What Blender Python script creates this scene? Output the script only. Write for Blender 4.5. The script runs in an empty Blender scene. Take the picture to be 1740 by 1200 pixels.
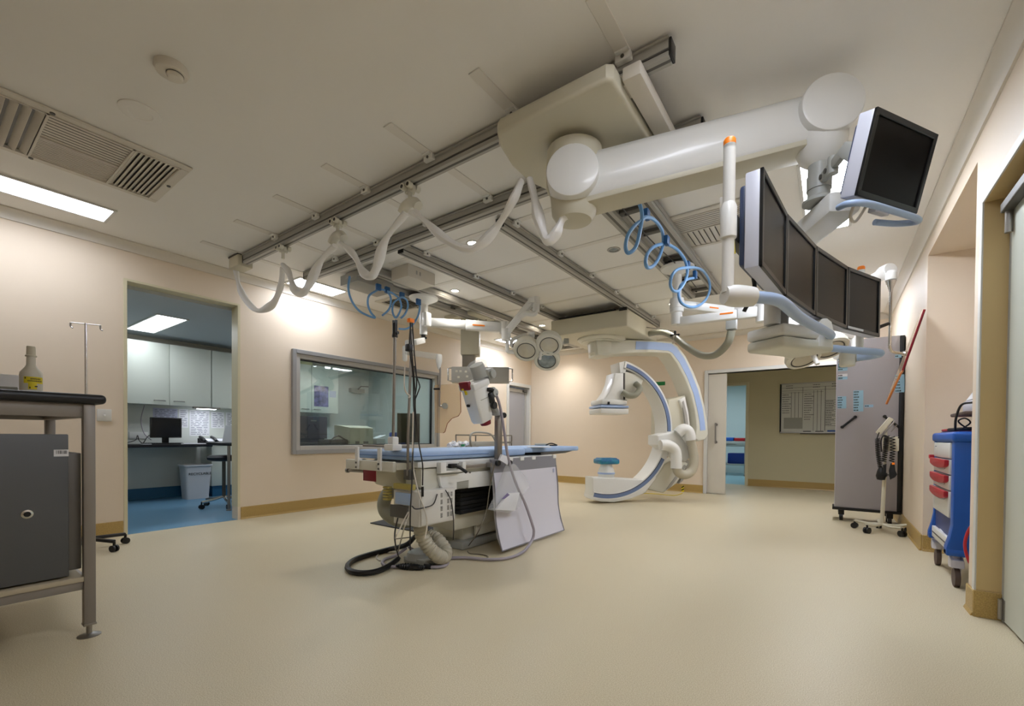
import bpy, bmesh, math, random
from mathutils import Vector, Matrix
random.seed(7)
S = bpy.context.scene
COL = S.collection

# ------------------------------------------------------------------ camera
F, CX, CY = 751.6, 870.0, 751.24          # focal length and principal point in px of the 1740x1200 frame
PITCH, ROLL, YAW = -0.0127309, 0.00843486, 0.6246272
FW = Vector((-math.sin(YAW)*math.cos(PITCH), math.cos(YAW)*math.cos(PITCH), math.sin(PITCH)))
_r = Vector((math.cos(YAW), math.sin(YAW), 0)); _u = _r.cross(FW)
RT = _r*math.cos(ROLL) + _u*math.sin(ROLL)
UP = -_r*math.sin(ROLL) + _u*math.cos(ROLL)
O = Vector((0, 0, 1.0))
cam = bpy.data.cameras.new('camera'); camo = bpy.data.objects.new('camera', cam); COL.objects.link(camo)
camo.matrix_world = Matrix(((RT.x, UP.x, -FW.x, O.x), (RT.y, UP.y, -FW.y, O.y), (RT.z, UP.z, -FW.z, O.z), (0, 0, 0, 1)))
cam.sensor_fit = 'HORIZONTAL'; cam.sensor_width = 36.0; cam.lens = F*36/1740
cam.shift_y = (CY-600)/1740; cam.clip_start = .05; cam.clip_end = 60
S.camera = camo

# ------------------------------------------------------------------ world, exposure
w = bpy.data.worlds.new('world'); S.world = w; w.use_nodes = True
w.node_tree.nodes['Background'].inputs[0].default_value = (.9, .95, 1, 1)
w.node_tree.nodes['Background'].inputs[1].default_value = 0.05
S.view_settings.view_transform = 'Standard'; S.view_settings.look = 'None'
S.view_settings.gamma = 1; S.view_settings.use_curve_mapping = False
S.view_settings.exposure = 0.78
PANEL = 22.0      # emission of the ceiling light panels
DOWN = 30.0        # emission of the downlights
CTRL = 6.5         # control room panels
CORR = 2.0  # emission of the added corridor panel

# ------------------------------------------------------------------ pixel -> point
def ray(x, y): return FW + RT*((x-CX)/F) + UP*((CY-y)/F)
def at(x, y, d): return O + ray(x, y)*d
def onp(x, y, p, n):
    r = ray(x, y); return O + r*((Vector(p)-O).dot(Vector(n))/r.dot(Vector(n)))
def onX(x, y, v): return onp(x, y, (v, 0, 0), (1, 0, 0))
def onY(x, y, v): return onp(x, y, (0, v, 0), (0, 1, 0))
def onZ(x, y, v): return onp(x, y, (0, 0, v), (0, 0, 1))

# ------------------------------------------------------------------ materials
def lin(c):
    return tuple((v/12.92 if v <= .04045 else ((v+.055)/1.055)**2.4) for v in c)
def rgb(h): return lin([int(h[i:i+2], 16)/255 for i in (0, 2, 4)])
M = {}
def mat(name, hexc, rough=.5, metal=0, noise=None, emit=0, alpha=None, trans=0, bump=None, coat=0, spec=None):
    """noise = (scale, hex2, amount, contrast)"""
    m = bpy.data.materials.new(name); m.use_nodes = True
    nt = m.node_tree; b = nt.nodes['Principled BSDF']
    c = rgb(hexc) + (1,)
    b.inputs['Base Color'].default_value = c
    b.inputs['Roughness'].default_value = rough
    b.inputs['Metallic'].default_value = metal
    if spec is not None: b.inputs['Specular IOR Level'].default_value = spec
    if coat: b.inputs['Coat Weight'].default_value = coat
    if trans: b.inputs['Transmission Weight'].default_value = trans
    if alpha is not None: b.inputs['Alpha'].default_value = alpha
    tc = nt.nodes.new('ShaderNodeTexCoord')
    ns = noise or (5, hexc, .0, 1)
    n = nt.nodes.new('ShaderNodeTexNoise'); n.inputs['Scale'].default_value = ns[0]
    n.inputs['Detail'].default_value = 4
    nt.links.new(tc.outputs['Object'], n.inputs['Vector'])
    if noise:
        r = nt.nodes.new('ShaderNodeMapRange')
        k = .5/ns[3]
        r.inputs[1].default_value = .5-k*.5; r.inputs[2].default_value = .5+k*.5
        r.inputs[3].default_value = 0; r.inputs[4].default_value = ns[2]
        mx = nt.nodes.new('ShaderNodeMix'); mx.data_type = 'RGBA'
        mx.inputs[6].default_value = c; mx.inputs[7].default_value = rgb(ns[1]) + (1,)
        nt.links.new(n.outputs[0], r.inputs[0]); nt.links.new(r.outputs[0], mx.inputs[0])
        nt.links.new(mx.outputs[2], b.inputs['Base Color'])
    else:
        r = nt.nodes.new('ShaderNodeMapRange'); r.inputs[3].default_value = max(0, rough-.006); r.inputs[4].default_value = min(1, rough+.006)
        nt.links.new(n.outputs[0], r.inputs[0]); nt.links.new(r.outputs[0], b.inputs['Roughness'])
    if bump:
        bn = nt.nodes.new('ShaderNodeTexNoise'); bn.inputs['Scale'].default_value = bump[0]; bn.inputs['Detail'].default_value = 3
        bp = nt.nodes.new('ShaderNodeBump'); bp.inputs['Strength'].default_value = bump[1]; bp.inputs['Distance'].default_value = .01
        nt.links.new(tc.outputs['Object'], bn.inputs['Vector']); nt.links.new(bn.outputs[0], bp.inputs['Height'])
        nt.links.new(bp.outputs[0], b.inputs['Normal'])
    if emit:
        b.inputs['Emission Color'].default_value = c; b.inputs['Emission Strength'].default_value = emit
    M[name] = m
    return m
mat('wall', 'e6d6c0', .55, noise=(3, 'e3d2bb', .6, 1), bump=(60, .04))
mat('ceiling', 'f1efea', .6, noise=(2, 'eeebe5', .6, 1))
mat('cornice', 'dcd6ca', .5)
mat('strip', 'e6e2da', .5)
mat('floor', 'd9cfb4', .42, noise=(260, 'b09f7a', .7, 2.2), spec=.3)
mat('skirting', 'bfa05f', .4, noise=(160, '9b8048', .7, 2))
mat('blue_floor', '6b98b6', .35, noise=(200, '5f8cab', .7, 2))
mat('blue_skirting', '2c6588', .4)
mat('ctrl_wall', 'cfd3cc', .6)
mat('corridor_wall', 'c9c09c', .6)
mat('cold_wall', 'dfe8e6', .6)
mat('white_trim', 'd9d8d2', .4)
mat('cream_trim', 'd8cfae', .4)
mat('tan_paint', 'cdb27d', .45)
mat('door_white', 'cfd3c8', .4)
mat('sliding_white', 'd6d0c2', .4)
mat('alu', 'a9a8a5', .32, .75)
mat('alu_grey', 'aba9a2', .42, .2)
mat('alu_dark', '5d5b56', .45, .3)
mat('frame_grey', '9f9f9f', .42, .3)
mat('frame_light', 'bcbab6', .42, .2)
mat('chrome', 'c8c8c8', .15, 1)
mat('steel', '9c9892', .35, .9)
mat('glass', 'dfeee9', .03, alpha=.16)
mat('clear', 'e9efef', .1, alpha=.25)
mat('bag', 'eceff0', .12, alpha=.22, bump=(18, .8))
mat('sleeve', 'f2f1ee', .3, alpha=.95, bump=(14, .7))
mat('tint', 'd9b98a', .15, alpha=.35)
mat('tint_edge', '8a4a30', .35)
mat('tint_edge_orange', 'a5622a', .35)
mat('med_white', 'e6e6e2', .35, coat=.2)
mat('med_cream', 'dad8ca', .4)
mat('med_beige', 'cdc8b4', .45)
mat('med_grey', 'a9aba6', .45)
mat('lilac_white', 'd5d3dc', .4)
mat('curtain_grey', '85848a', .55)
mat('c_blue', 'a6bde6', .35)
mat('track_blue', '6d80a6', .35)
mat('track_dark', '2d3444', .4)
mat('handle_blue', 'a9c0e2', .35)
mat('mattress', 'a6bfe2', .7, noise=(9, '96b2da', .5, 1.4), bump=(30, .15))
mat('mattress_dark', '6f8fc0', .7)
mat('lens', 'cfc9b4', .12, coat=.5, noise=(14, 'b5ae98', .4, 1))
mat('lens_grey', '9aa6a8', .1, coat=.5, noise=(14, '5c676b', .7, 1.2))
mat('black', '0c0c0e', .4)
mat('black_soft', '161618', .7)
mat('bellows', '050505', .8)
mat('screen', '100c0a', .28, spec=.1)
mat('screen_ctrl', '07090f', .2)
mat('bezel', '111314', .3)
mat('monitor_side', 'c9cbd6', .35)
mat('monitor_navy', '3a4664', .35)
mat('hose_grey', '9c9c8c', .5)
mat('hose_light', 'b9b3a0', .5)
mat('cable_grey', '9f98a0', .5)
mat('cable_white', 'd6cfc2', .5)
mat('cable_dark', '2a2826', .5)
mat('cable_brown', '6f6655', .5)
mat('hose_blue', '6fa3d6', .4)
mat('clip_blue', '1f5a93', .4)
mat('red', 'b3202a', .4)
mat('dark_red', '7d1020', .4)
mat('orange', 'ff8a1a', .4)
mat('yellow', 'e3cf1f', .5)
mat('hazard', 'e8d418', .5)
mat('green_sign', '0f7a3c', .45)
mat('teal', '3fa09c', .4)
mat('teal_pad', '14599a', .35, noise=(12, '2a9aa8', .8, 1.5), bump=(25, .5))
mat('cart_blue', '1459b4', .38, noise=(6, '1050a6', .6, 1))
mat('cart_navy', '0c2d78', .45)
mat('cart_white', 'd8d6cf', .4)
mat('wheel', '5a4a42', .6)
mat('fridge', '5c5e60', .45, .3, noise=(4, '555759', .5, 1))
mat('fridge_side', '74716d', .45, .2)
mat('bench_top', '15161b', .4)
mat('bench_wood', 'b9ae96', .6, noise=(8, 'a89c82', .6, 1.3))
mat('leg_grey', '8d8781', .4, .4)
mat('bottle', 'd8d4c4', .35)
mat('label_yellow', 'e6d21c', .5)
mat('label_blue', '1d4f9e', .5)
mat('paper', 'e6e6ea', .6)
mat('paper_lilac', 'b9bcd0', .6)
mat('ink', '232327', .6)
mat('ink_soft', '6d7080', .6)
mat('laminate', 'd6dace', .45)
mat('board_white', 'c9c9bf', .3)
mat('cabinet_grey', 'aaa6aa', .5, noise=(3, 'a49fa3', .5, 1))
mat('tag_blue', '9cc4da', .6)
mat('bin_white', 'd2d2d4', .45)
mat('seat_black', '121217', .55)
mat('plastic_grey', '9a9a90', .5)
mat('device_beige', 'd0cab4', .5)
mat('navy_box', '20202e', .45)
mat('poster', '4a4a63', .4, noise=(14, '8a7fb8', .8, 1.6))
mat('chair_blue', '1d3f8f', .6)
mat('mat_black', '26272b', .7)
mat('light_panel', 'ecf2ff', .5, emit=PANEL)
mat('light_panel_mid', 'ecf2ff', .5, emit=PANEL*.65)
mat('light_panel_soft', 'ecf2ff', .5, emit=PANEL*.38)
mat('light_ctrl', 'eef6ff', .5, emit=CTRL)
mat('light_ctrl_desk', 'f4f7ff', .5, emit=CTRL*2.4)
mat('light_down', 'fff3e0', .5, emit=DOWN)
mat('light_corr', 'fff4e0', .5, emit=CORR)
mat('light_cold', 'e0f4ff', .5, emit=14)
mat('light_strip', 'eef4ff', .5, emit=25)

# ------------------------------------------------------------------ mesh helpers
def thin_glass(name, hexc, refl):
    m = bpy.data.materials.new(name); m.use_nodes = True; nt = m.node_tree; nt.nodes.clear()
    out = nt.nodes.new('ShaderNodeOutputMaterial'); t = nt.nodes.new('ShaderNodeBsdfTransparent'); g = nt.nodes.new('ShaderNodeBsdfGlossy'); x = nt.nodes.new('ShaderNodeMixShader')
    t.inputs[0].default_value = rgb(hexc)+(1,); g.inputs['Roughness'].default_value = .02; g.inputs[0].default_value = (1, 1, 1, 1)
    n = nt.nodes.new('ShaderNodeTexNoise'); n.inputs['Scale'].default_value = 3
    r = nt.nodes.new('ShaderNodeMapRange'); r.inputs[3].default_value = refl*.97; r.inputs[4].default_value = refl*1.03
    nt.links.new(n.outputs[0], r.inputs[0]); nt.links.new(r.outputs[0], x.inputs[0])
    nt.links.new(t.outputs[0], x.inputs[1]); nt.links.new(g.outputs[0], x.inputs[2]); nt.links.new(x.outputs[0], out.inputs[0]); M[name] = m
thin_glass('glass', 'e4eeec', .065)
def V(*a): return Vector(a)
def new(): return bmesh.new()
def add_box(b, lo, hi, r=0, seg=2):
    lo, hi = Vector(lo), Vector(hi)
    for i in range(3):
        if lo[i] > hi[i]: lo[i], hi[i] = hi[i], lo[i]
    vs = [b.verts.new((x, y, z)) for x in (lo.x, hi.x) for y in (lo.y, hi.y) for z in (lo.z, hi.z)]
    f = [(0,1,3,2), (4,6,7,5), (0,4,5,1), (2,3,7,6), (0,2,6,4), (1,5,7,3)]
    fs = [b.faces.new([vs[i] for i in q]) for q in f]
    if r:
        r = min(r, min(hi-lo)*.49)
        es = list({e for q in fs for e in q.edges})
        bmesh.ops.bevel(b, geom=es, offset=r, segments=seg, profile=.5, affect='EDGES')
    return b
def add_obox(b, c, ux, uy, uz, sx, sy, sz, r=0, seg=2):
    """box centred at c with orthonormal axes and full sizes"""
    t = new(); add_box(t, (-sx/2, -sy/2, -sz/2), (sx/2, sy/2, sz/2), r, seg)
    m = Matrix((ux, uy, uz)).transposed().to_4x4(); m.translation = Vector(c)
    t.transform(m); merge(b, t); return b
def merge(b, t):
    me = bpy.data.meshes.new('tmp'); t.to_mesh(me); t.free(); b.from_mesh(me); bpy.data.meshes.remove(me)
def frame_of(d):
    d = Vector(d).normalized()
    a = Vector((0, 0, 1)) if abs(d.z) < .95 else Vector((1, 0, 0))
    x = d.cross(a).normalized(); y = x.cross(d).normalized()
    return x, y, d
def add_cyl(b, p0, p1, r0, r1=None, seg=20, cap=True):
    if r1 is None: r1 = r0
    p0, p1 = Vector(p0), Vector(p1); x, y, d = frame_of(p1-p0)
    A, B = [], []
    for i in range(seg):
        a = 2*math.pi*i/seg; o = x*math.cos(a)+y*math.sin(a)
        A.append(b.verts.new(p0+o*r0)); B.append(b.verts.new(p1+o*r1))
    for i in range(seg):
        j = (i+1) % seg; b.faces.new((A[i], B[i], B[j], A[j]))
    if cap: b.faces.new(A); b.faces.new(B[::-1])
    return b
def add_lathe(b, base, prof, axis=(0, 0, 1), seg=28):
    """prof: list of (radius, height along axis) from base"""
    base = Vector(base); x, y, d = frame_of(axis); rings = []
    for r, h in prof:
        if r < 1e-5: rings.append([b.verts.new(base+d*h)])
        else: rings.append([b.verts.new(base+d*h+(x*math.cos(2*math.pi*i/seg)+y*math.sin(2*math.pi*i/seg))*r) for i in range(seg)])
    for P, Q in zip(rings, rings[1:]):
        for i in range(seg):
            j = (i+1) % seg
            if len(P) == 1 and len(Q) == 1: continue
            if len(P) == 1: b.faces.new((P[0], Q[i], Q[j]))
            elif len(Q) == 1: b.faces.new((P[i], P[j], Q[0]))
            else: b.faces.new((P[i], P[j], Q[j], Q[i]))
    if len(rings[0]) > 1: b.faces.new(rings[0][::-1])
    if len(rings[-1]) > 1: b.faces.new(rings[-1])
    bmesh.ops.recalc_face_normals(b, faces=b.faces)
    return b
def spline(pts, n=8, closed=False):
    pts = [Vector(p) for p in pts]
    if len(pts) < 3: return pts
    out = []; N = len(pts)
    rng = range(N) if closed else range(N-1)
    for i in rng:
        if closed: p0, p1, p2, p3 = pts[(i-1) % N], pts[i], pts[(i+1) % N], pts[(i+2) % N]
        else:
            p1, p2 = pts[i], pts[i+1]
            p0 = pts[i-1] if i else p1*2-p2
            p3 = pts[i+2] if i+2 < N else p2*2-p1
        for k in range(n):
            t = k/n
            out.append(.5*((2*p1)+(p2-p0)*t+(2*p0-5*p1+4*p2-p3)*t*t+(3*p1-p0-3*p2+p3)*t**3))
    if not closed: out.append(pts[-1])
    return out
def add_tube(b, pts, r, seg=10, n=8, smooth=True, closed=False, radii=None, flat=None):
    P = spline(pts, n, closed) if smooth else [Vector(p) for p in pts]
    N = len(P)
    T = []
    for i in range(N):
        a = P[(i-1) % N] if (closed or i) else P[i]; c = P[(i+1) % N] if (closed or i < N-1) else P[i]
        T.append((c-a).normalized())
    x, y, _ = frame_of(T[0]); rings = []
    for i in range(N):
        d = T[i]; x = (x-d*x.dot(d))
        if x.length < 1e-6: x = frame_of(d)[0]
        x.normalize(); y = d.cross(x)
        rr = r if radii is None else radii(i/(N-1))
        fx = flat or 1
        rings.append([b.verts.new(P[i]+x*math.cos(2*math.pi*k/seg)*rr+y*math.sin(2*math.pi*k/seg)*rr*fx) for k in range(seg)])
    R = range(N) if closed else range(N-1)
    for i in R:
        A, B = rings[i], rings[(i+1) % N]
        for k in range(seg):
            j = (k+1) % seg; b.faces.new((A[k], A[j], B[j], B[k]))
    if not closed: b.faces.new(rings[0][::-1]); b.faces.new(rings[-1])
    return b
def add_prism(b, pts, ext, r=0, seg=2):
    """planar polygon (3-D points) extruded by vector ext"""
    t = new(); ext = Vector(ext)
    A = [t.verts.new(Vector(p)) for p in pts]; B = [t.verts.new(Vector(p)+ext) for p in pts]
    n = len(A); f = [t.faces.new(A), t.faces.new(B[::-1])]
    for i in range(n):
        j = (i+1) % n; t.faces.new((A[i], B[i], B[j], A[j]))
    bmesh.ops.recalc_face_normals(t, faces=t.faces)
    if r:
        es = [e for q in f for e in q.edges]
        bmesh.ops.bevel(t, geom=es, offset=r, segments=seg, profile=.5, affect='EDGES')
    merge(b, t); return b
def add_rect_tube(b, p0, p1, w, h, up=(0, 0, 1), r=0):
    p0, p1 = Vector(p0), Vector(p1); d = (p1-p0); L = d.length; d.normalize()
    u = Vector(up); u = (u-d*u.dot(d)).normalized(); s = d.cross(u)
    return add_obox(b, (p0+p1)/2, d, s, u, L, w, h, r)
def add_disc(b, c, nrm, r, h, seg=32, bev=0):
    c = Vector(c); n = Vector(nrm).normalized()
    if bev: return add_lathe(b, c, [(r-bev, 0), (r, bev*.5), (r, h-bev), (r-bev*.3, h-bev*.3), (r-bev, h), (0, h)], n, seg)
    return add_cyl(b, c, c+n*h, r, r, seg)

LOC = {}
def tag(o, label=None, cat=None, group=None, kind=None):
    if label: o['label'] = label
    if cat: o['category'] = cat
    if group: o['group'] = group
    if kind: o['kind'] = kind
    return o
def empty(name, loc, label, cat, group=None):
    o = bpy.data.objects.new(name, None); COL.objects.link(o); o.location = Vector(loc); o.empty_display_size = .05
    LOC[o.name] = Vector(loc); tag(o, label, cat, group); return o
def obj(name, b, m, parent=None, smooth=True, ang=35, label=None):
    me = bpy.data.meshes.new(name)
    off = LOC[parent.name] if parent else Vector((0, 0, 0))
    if parent: b.transform(Matrix.Translation(-off))
    b.to_mesh(me); b.free()
    me.materials.append(M[m] if isinstance(m, str) else m)
    o = bpy.data.objects.new(name, me); COL.objects.link(o)
    if parent: o.parent = parent
    LOC[o.name] = off
    if smooth:
        me.polygons.foreach_set('use_smooth', [True]*len(me.polygons))
        try: me.set_sharp_from_angle(angle=math.radians(ang))
        except Exception: pass
    if label: o['label'] = label
    return o
def single(name, b, m, label, cat, group=None, base=None, kind=None):
    """a thing that is one mesh: origin moved to base"""
    if base is None:
        b.verts.ensure_lookup_table()
        lo = [min(v.co[i] for v in b.verts) for i in range(3)]; hi = [max(v.co[i] for v in b.verts) for i in range(3)]
        base = ((lo[0]+hi[0])/2, (lo[1]+hi[1])/2, lo[2])
    base = Vector(base); b.transform(Matrix.Translation(-base))
    o = obj(name, b, m); o.location = base; LOC[o.name] = base
    return tag(o, label, cat, group, kind)
def struct(name, b, m, parent=None, smooth=False):
    o = obj(name, b, m, parent, smooth)
    if not parent: o['kind'] = 'structure'
    return o
def copy_tree(o, parent=None):
    c = o.copy(); COL.objects.link(c)
    if parent: c.parent = parent
    for ch in list(o.children): copy_tree(ch, c)
    return c
def text_mesh(b, s, c, right, up, size, depth=.001, align='CENTER'):
    cu = bpy.data.curves.new('t', 'FONT'); cu.body = s; cu.size = size; cu.extrude = depth; cu.align_x = align; cu.align_y = 'CENTER'
    to = bpy.data.objects.new('t', cu); COL.objects.link(to)
    dg = bpy.context.evaluated_depsgraph_get(); me = bpy.data.meshes.new_from_object(to.evaluated_get(dg))
    bpy.data.objects.remove(to); bpy.data.curves.remove(cu)
    right, up = Vector(right).normalized(), Vector(up).normalized(); n = right.cross(up)
    m = Matrix((right, up, n)).transposed().to_4x4(); m.translation = Vector(c)
    me.transform(m); b.from_mesh(me); bpy.data.meshes.remove(me); return b
# ================================================================== THE ROOM
XL, XR, YF, YB, H = -5.6, .68, 8.5, -1.8, 2.86
NX = 1.38                                    # back of the niche
def wall_cells(b, axis, c0, c1, a0, a1, z0, z1, holes):
    As = sorted({a0, a1, *[v for h in holes for v in h[:2]]}); Zs = sorted({z0, z1, *[v for h in holes for v in h[2:]]})
    As = [a for a in As if a0 <= a <= a1]; Zs = [z for z in Zs if z0 <= z <= z1]
    for p, q in zip(As, As[1:]):
        for s, t in zip(Zs, Zs[1:]):
            m, n = (p+q)/2, (s+t)/2
            if any(h[0] < m < h[1] and h[2] < n < h[3] for h in holes): continue
            if axis == 'X': add_box(b, (c0, p, s), (c1, q, t))
            else: add_box(b, (p, c0, s), (q, c1, t))
    return b
# floors
b = new(); add_box(b, (XL-.15, YB-.15, -.1), (NX+.1, YF+.15, 0)); add_box(b, (-3.3, YF+.15, -.1), (1.7, 10.62, 0))
struct('floor', b, 'floor')
b = new(); add_box(b, (-8.5, .5, -.1), (XL-.15, 6.25, .0)); add_box(b, (XL-.15, 1.31, -.02), (XL-.005, 2.31, .002)); struct('floor_control_room', b, 'blue_floor')
mat('cold_floor', '9fc6d0', .3); b = new(); add_box(b, (-4, 10.62, -.1), (.4, 14.2, 0)); struct('floor_prep_room', b, 'cold_floor')
# ceilings
b = new(); add_box(b, (XL-.15, YB-.15, H), (NX+.1, YF+.15, H+.1)); struct('ceiling', b, 'ceiling')
mat('ctrl_ceiling', 'b9c0c4', .6)
b = new(); add_box(b, (-8.5, .5, 2.45), (XL-.15, 6.25, 2.55)); struct('ceiling_control_room', b, 'ctrl_ceiling')
b = new(); add_box(b, (-3.3, YF+.15, 2.5), (1.7, 10.62, 2.6)); add_box(b, (-4, 10.62, 2.5), (.4, 14.2, 2.6)); struct('ceiling_corridor', b, 'ceiling')
# left wall: opening, window, far door
b = wall_cells(new(), 'X', XL-.15, XL, YB, YF, 0, H, [(1.31, 2.31, 0, 2.49), (3.0, 5.48, .81, 2.03), (7.62, 8.43, 0, 2.12)])
struct('wall_left', b, 'wall')
# far wall
b = wall_cells(new(), 'Y', YF, YF+.15, XL-.15, XR+.12, 0, H, [(-1.8, .35, 0, 2.15)])
struct('wall_far', b, 'wall')
# right wall with the niche and the near door
b = wall_cells(new(), 'X', XR, XR+.14, YB, YF, 0, H, [(3.74, 5.39, 0, 2.645), (2.35, 3.575, 0, 2.335)])
add_box(b, (XR+.14, 5.39, 0), (NX, 5.5, H)); add_box(b, (XR+.14, 3.6, 0), (NX, 3.74, H)); add_box(b, (NX, 3.6, 0), (NX+.1, 5.5, H)); add_box(b, (XR+.14, 3.74, 2.645), (NX, 5.39, H))
struct('wall_right', b, 'wall')
b = new(); add_box(b, (XL-.15, YB-.15, 0), (XR+.14, YB, H)); struct('wall_back', b, 'wall')
# skirtings (coved vinyl)
def skirt(b, axis, c, n, a0, a1, h=.145):
    """n: direction the skirting stands out"""
    t = .012
    if axis == 'X': add_box(b, (c, a0, 0), (c+n*t, a1, h), .004, 1); pr = [(c+n*t*.8, a0, .001), (c+n*.022, a0, .001), (c+n*t*.8, a0, .025)]; ext = (0, a1-a0, 0)
    else: add_box(b, (a0, c, 0), (a1, c+n*t, h), .004, 1); pr = [(a0, c+n*t*.8, .001), (a0, c+n*.022, .001), (a0, c+n*t*.8, .025)]; ext = (a1-a0, 0, 0)
    add_prism(b, pr, ext)
b = new()
for a0, a1 in ((YB, 1.28), (2.34, 7.55), (8.46, YF)): skirt(b, 'X', XL, 1, a0, a1)
struct('baseboard_left', b, 'skirting')
b = new(); skirt(b, 'Y', YF, -1, XL, -1.86); skirt(b, 'Y', YF, -1, .41, XR); struct('baseboard_far', b, 'skirting')
b = new(); skirt(b, 'X', XR, -1, 5.39, YF); skirt(b, 'X', XR, -1, 3.575, 3.74); skirt(b, 'X', XR, -1, YB, 2.35); skirt(b, 'Y', 5.39, -1, XR, NX); skirt(b, 'X', NX, -1, 3.74, 5.39)
add_box(b, (XR-.012, 3.563, 0), (XR+.1, 3.575, .15), .003)
struct('baseboard_right', b, 'skirting')
b = new(); skirt(b, 'Y', 10.5, -1, -1.42, 1.6); skirt(b, 'Y', 10.5, -1, -3.2, -2.34); struct('baseboard_corridor', b, 'skirting')
# cornices
def cornice(name, a, n, along, L, s=.085):
    a, n = Vector(a), Vector(n)
    prof = [(0, 0), (s, 0), (s, .012), (s*.78, .018), (s*.55, .03), (s*.34, .052), (s*.2, .072), (.014, s), (0, s)]
    b = new(); add_prism(b, [a+n*p+V(0, 0, -q) for p, q in prof], Vector(along)*L); return struct(name, b, 'cornice', smooth=True)
cornice('trim_cornice_left', (XL, YB, H), (1, 0, 0), (0, 1, 0), YF-YB)
cornice('trim_cornice_far', (XL, YF, H), (0, -1, 0), (1, 0, 0), XR-XL)
cornice('trim_cornice_right', (XR, YB, H), (-1, 0, 0), (0, 1, 0), YF-YB)
# flush ceiling channels
for i, x in enumerate((-.84, -1.5, -2.18, -2.86, -3.54, -4.23, -4.96)):
    b = new(); add_box(b, (x-.036, 1.72, H-.006), (x+.036, 2.86, H), .002, 1); struct('trim_ceiling_channel_%d' % (i+1), b, 'strip')
for i, (y, x0, x1) in enumerate(((3.13, -3.9, -1.55), (3.9, -4.8, -1.2), (4.62, -4.8, -1.2), (5.33, -4.8, -1.1), (6.04, -4.8, -1.0), (6.76, -4.8, -1.0))):
    b = new(); add_box(b, (x0, y-.03, H-.005), (x1, y+.03, H), .002, 1); struct('trim_ceiling_channel_%d' % (i+8), b, 'strip')
# left opening edge trims
b = new(); add_box(b, (XL-.156, 1.285, 0), (XL+.006, 1.314, 2.51), .003); add_box(b, (XL-.156, 2.306, .15), (XL+.006, 2.335, 2.51), .003); add_box(b, (XL-.156, 1.31, 2.486), (XL+.006, 2.31, 2.51), .003)
struct('trim_left_opening', b, 'cream_trim')
# control room shell
b = new(); add_box(b, (-8.5, .5, 0), (-8.4, 6.25, 2.45)); add_box(b, (-8.4, .5, 0), (XL-.15, .6, 2.45)); add_box(b, (-8.4, 6.15, 0), (XL-.15, 6.25, 2.45))
struct('wall_control_room', b, 'ctrl_wall')
b = new(); skirt(b, 'X', -8.4, 1, .6, 6.15, .17); skirt(b, 'Y', 6.15, -1, -8.4, XL-.15, .17); struct('baseboard_control_room', b, 'blue_skirting')
cornice('trim_cornice_control_room', (-8.4, .6, 2.45), (1, 0, 0), (0, 1, 0), 5.5, .06)
# corridor shell and the room beyond
b = wall_cells(new(), 'Y', 10.5, 10.62, -3.3, 1.7, 0, 2.5, [(-2.3, -1.47, 0, 2.13)])
add_box(b, (-3.3, YF+.15, 0), (-3.2, 10.5, 2.5)); add_box(b, (1.6, YF+.15, 0), (1.7, 10.5, 2.5)); struct('wall_corridor', b, 'corridor_wall')
b = new(); add_box(b, (-4, 14.1, 0), (.4, 14.2, 2.5)); add_box(b, (-4, 10.62, 0), (-3.9, 14.1, 2.5)); add_box(b, (.3, 10.62, 0), (.4, 14.1, 2.5)); struct('wall_prep_room', b, 'cold_wall')
b = new()
for p, q in (((-2.36, 10.48, 0), (-2.3, 10.5, 2.19)), ((-1.47, 10.48, 0), (-1.41, 10.5, 2.19)), ((-2.3, 10.48, 2.13), (-1.47, 10.5, 2.19))): add_box(b, p, q, .004)
struct('trim_corridor_doorway', b, 'cream_trim')

# window to the control room
wnd = new()
def ring(b, y0, y1, z0, z1, wd, x0, x1, r=.004):
    add_box(b, (x0, y0, z0), (x1, y0+wd, z1), r); add_box(b, (x0, y1-wd, z0), (x1, y1, z1), r)
    add_box(b, (x0, y0+wd, z0), (x1, y1-wd, z0+wd), r); add_box(b, (x0, y0+wd, z1-wd), (x1, y1-wd, z1), r)
ring(wnd, 2.935, 5.545, .745, 2.095, .05, XL, XL+.045)
wf = struct('window_1', wnd, 'frame_grey')
b = new(); ring(b, 2.985, 5.495, .795, 2.045, .058, XL-.13, XL+.022); struct('window_frame', b, 'frame_light', wf)
b = new(); ring(b, 3.043, 5.437, .853, 1.987, .012, XL-.09, XL-.05, 0); struct('window_seal', b, 'black', wf)
b = new(); add_box(b, (XL-.075, 3.05, .86), (XL-.065, 5.43, 1.98)); struct('window_pane', b, 'glass', wf)

# far door in the left wall
d1 = new(); x0 = XL-.09
for p, q in (((XL-.15, 7.56, 0), (XL+.02, 7.63, 2.17)), ((XL-.15, 8.42, 0), (XL+.02, 8.48, 2.17)), ((XL-.15, 7.63, 2.1), (XL+.02, 8.42, 2.17))): add_box(d1, p, q, .005)
d1o = struct('door_1', d1, 'white_trim')
mat('door_grey', 'a9a9ae', .35)
b = new(); add_box(b, (x0-.03, 7.64, .01), (x0, 8.41, 1.98), .004); struct('door_leaf', b, 'door_grey', d1o)
b = new(); add_box(b, (x0-.035, 7.64, 1.98), (x0+.02, 8.41, 2.06), .005); add_box(b, (x0, 8.36, .01), (x0+.02, 8.41, 1.98), .003); struct('door_rail', b, 'frame_light', d1o)
b = new(); add_cyl(b, (x0+.05, 8.3, 2.0), (x0+.05, 8.36, 2.0), .016); add_box(b, (x0+.02, 8.25, 2.0), (x0+.07, 8.36, 2.05), .006); struct('door_closer', b, 'alu_dark', d1o)

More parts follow.
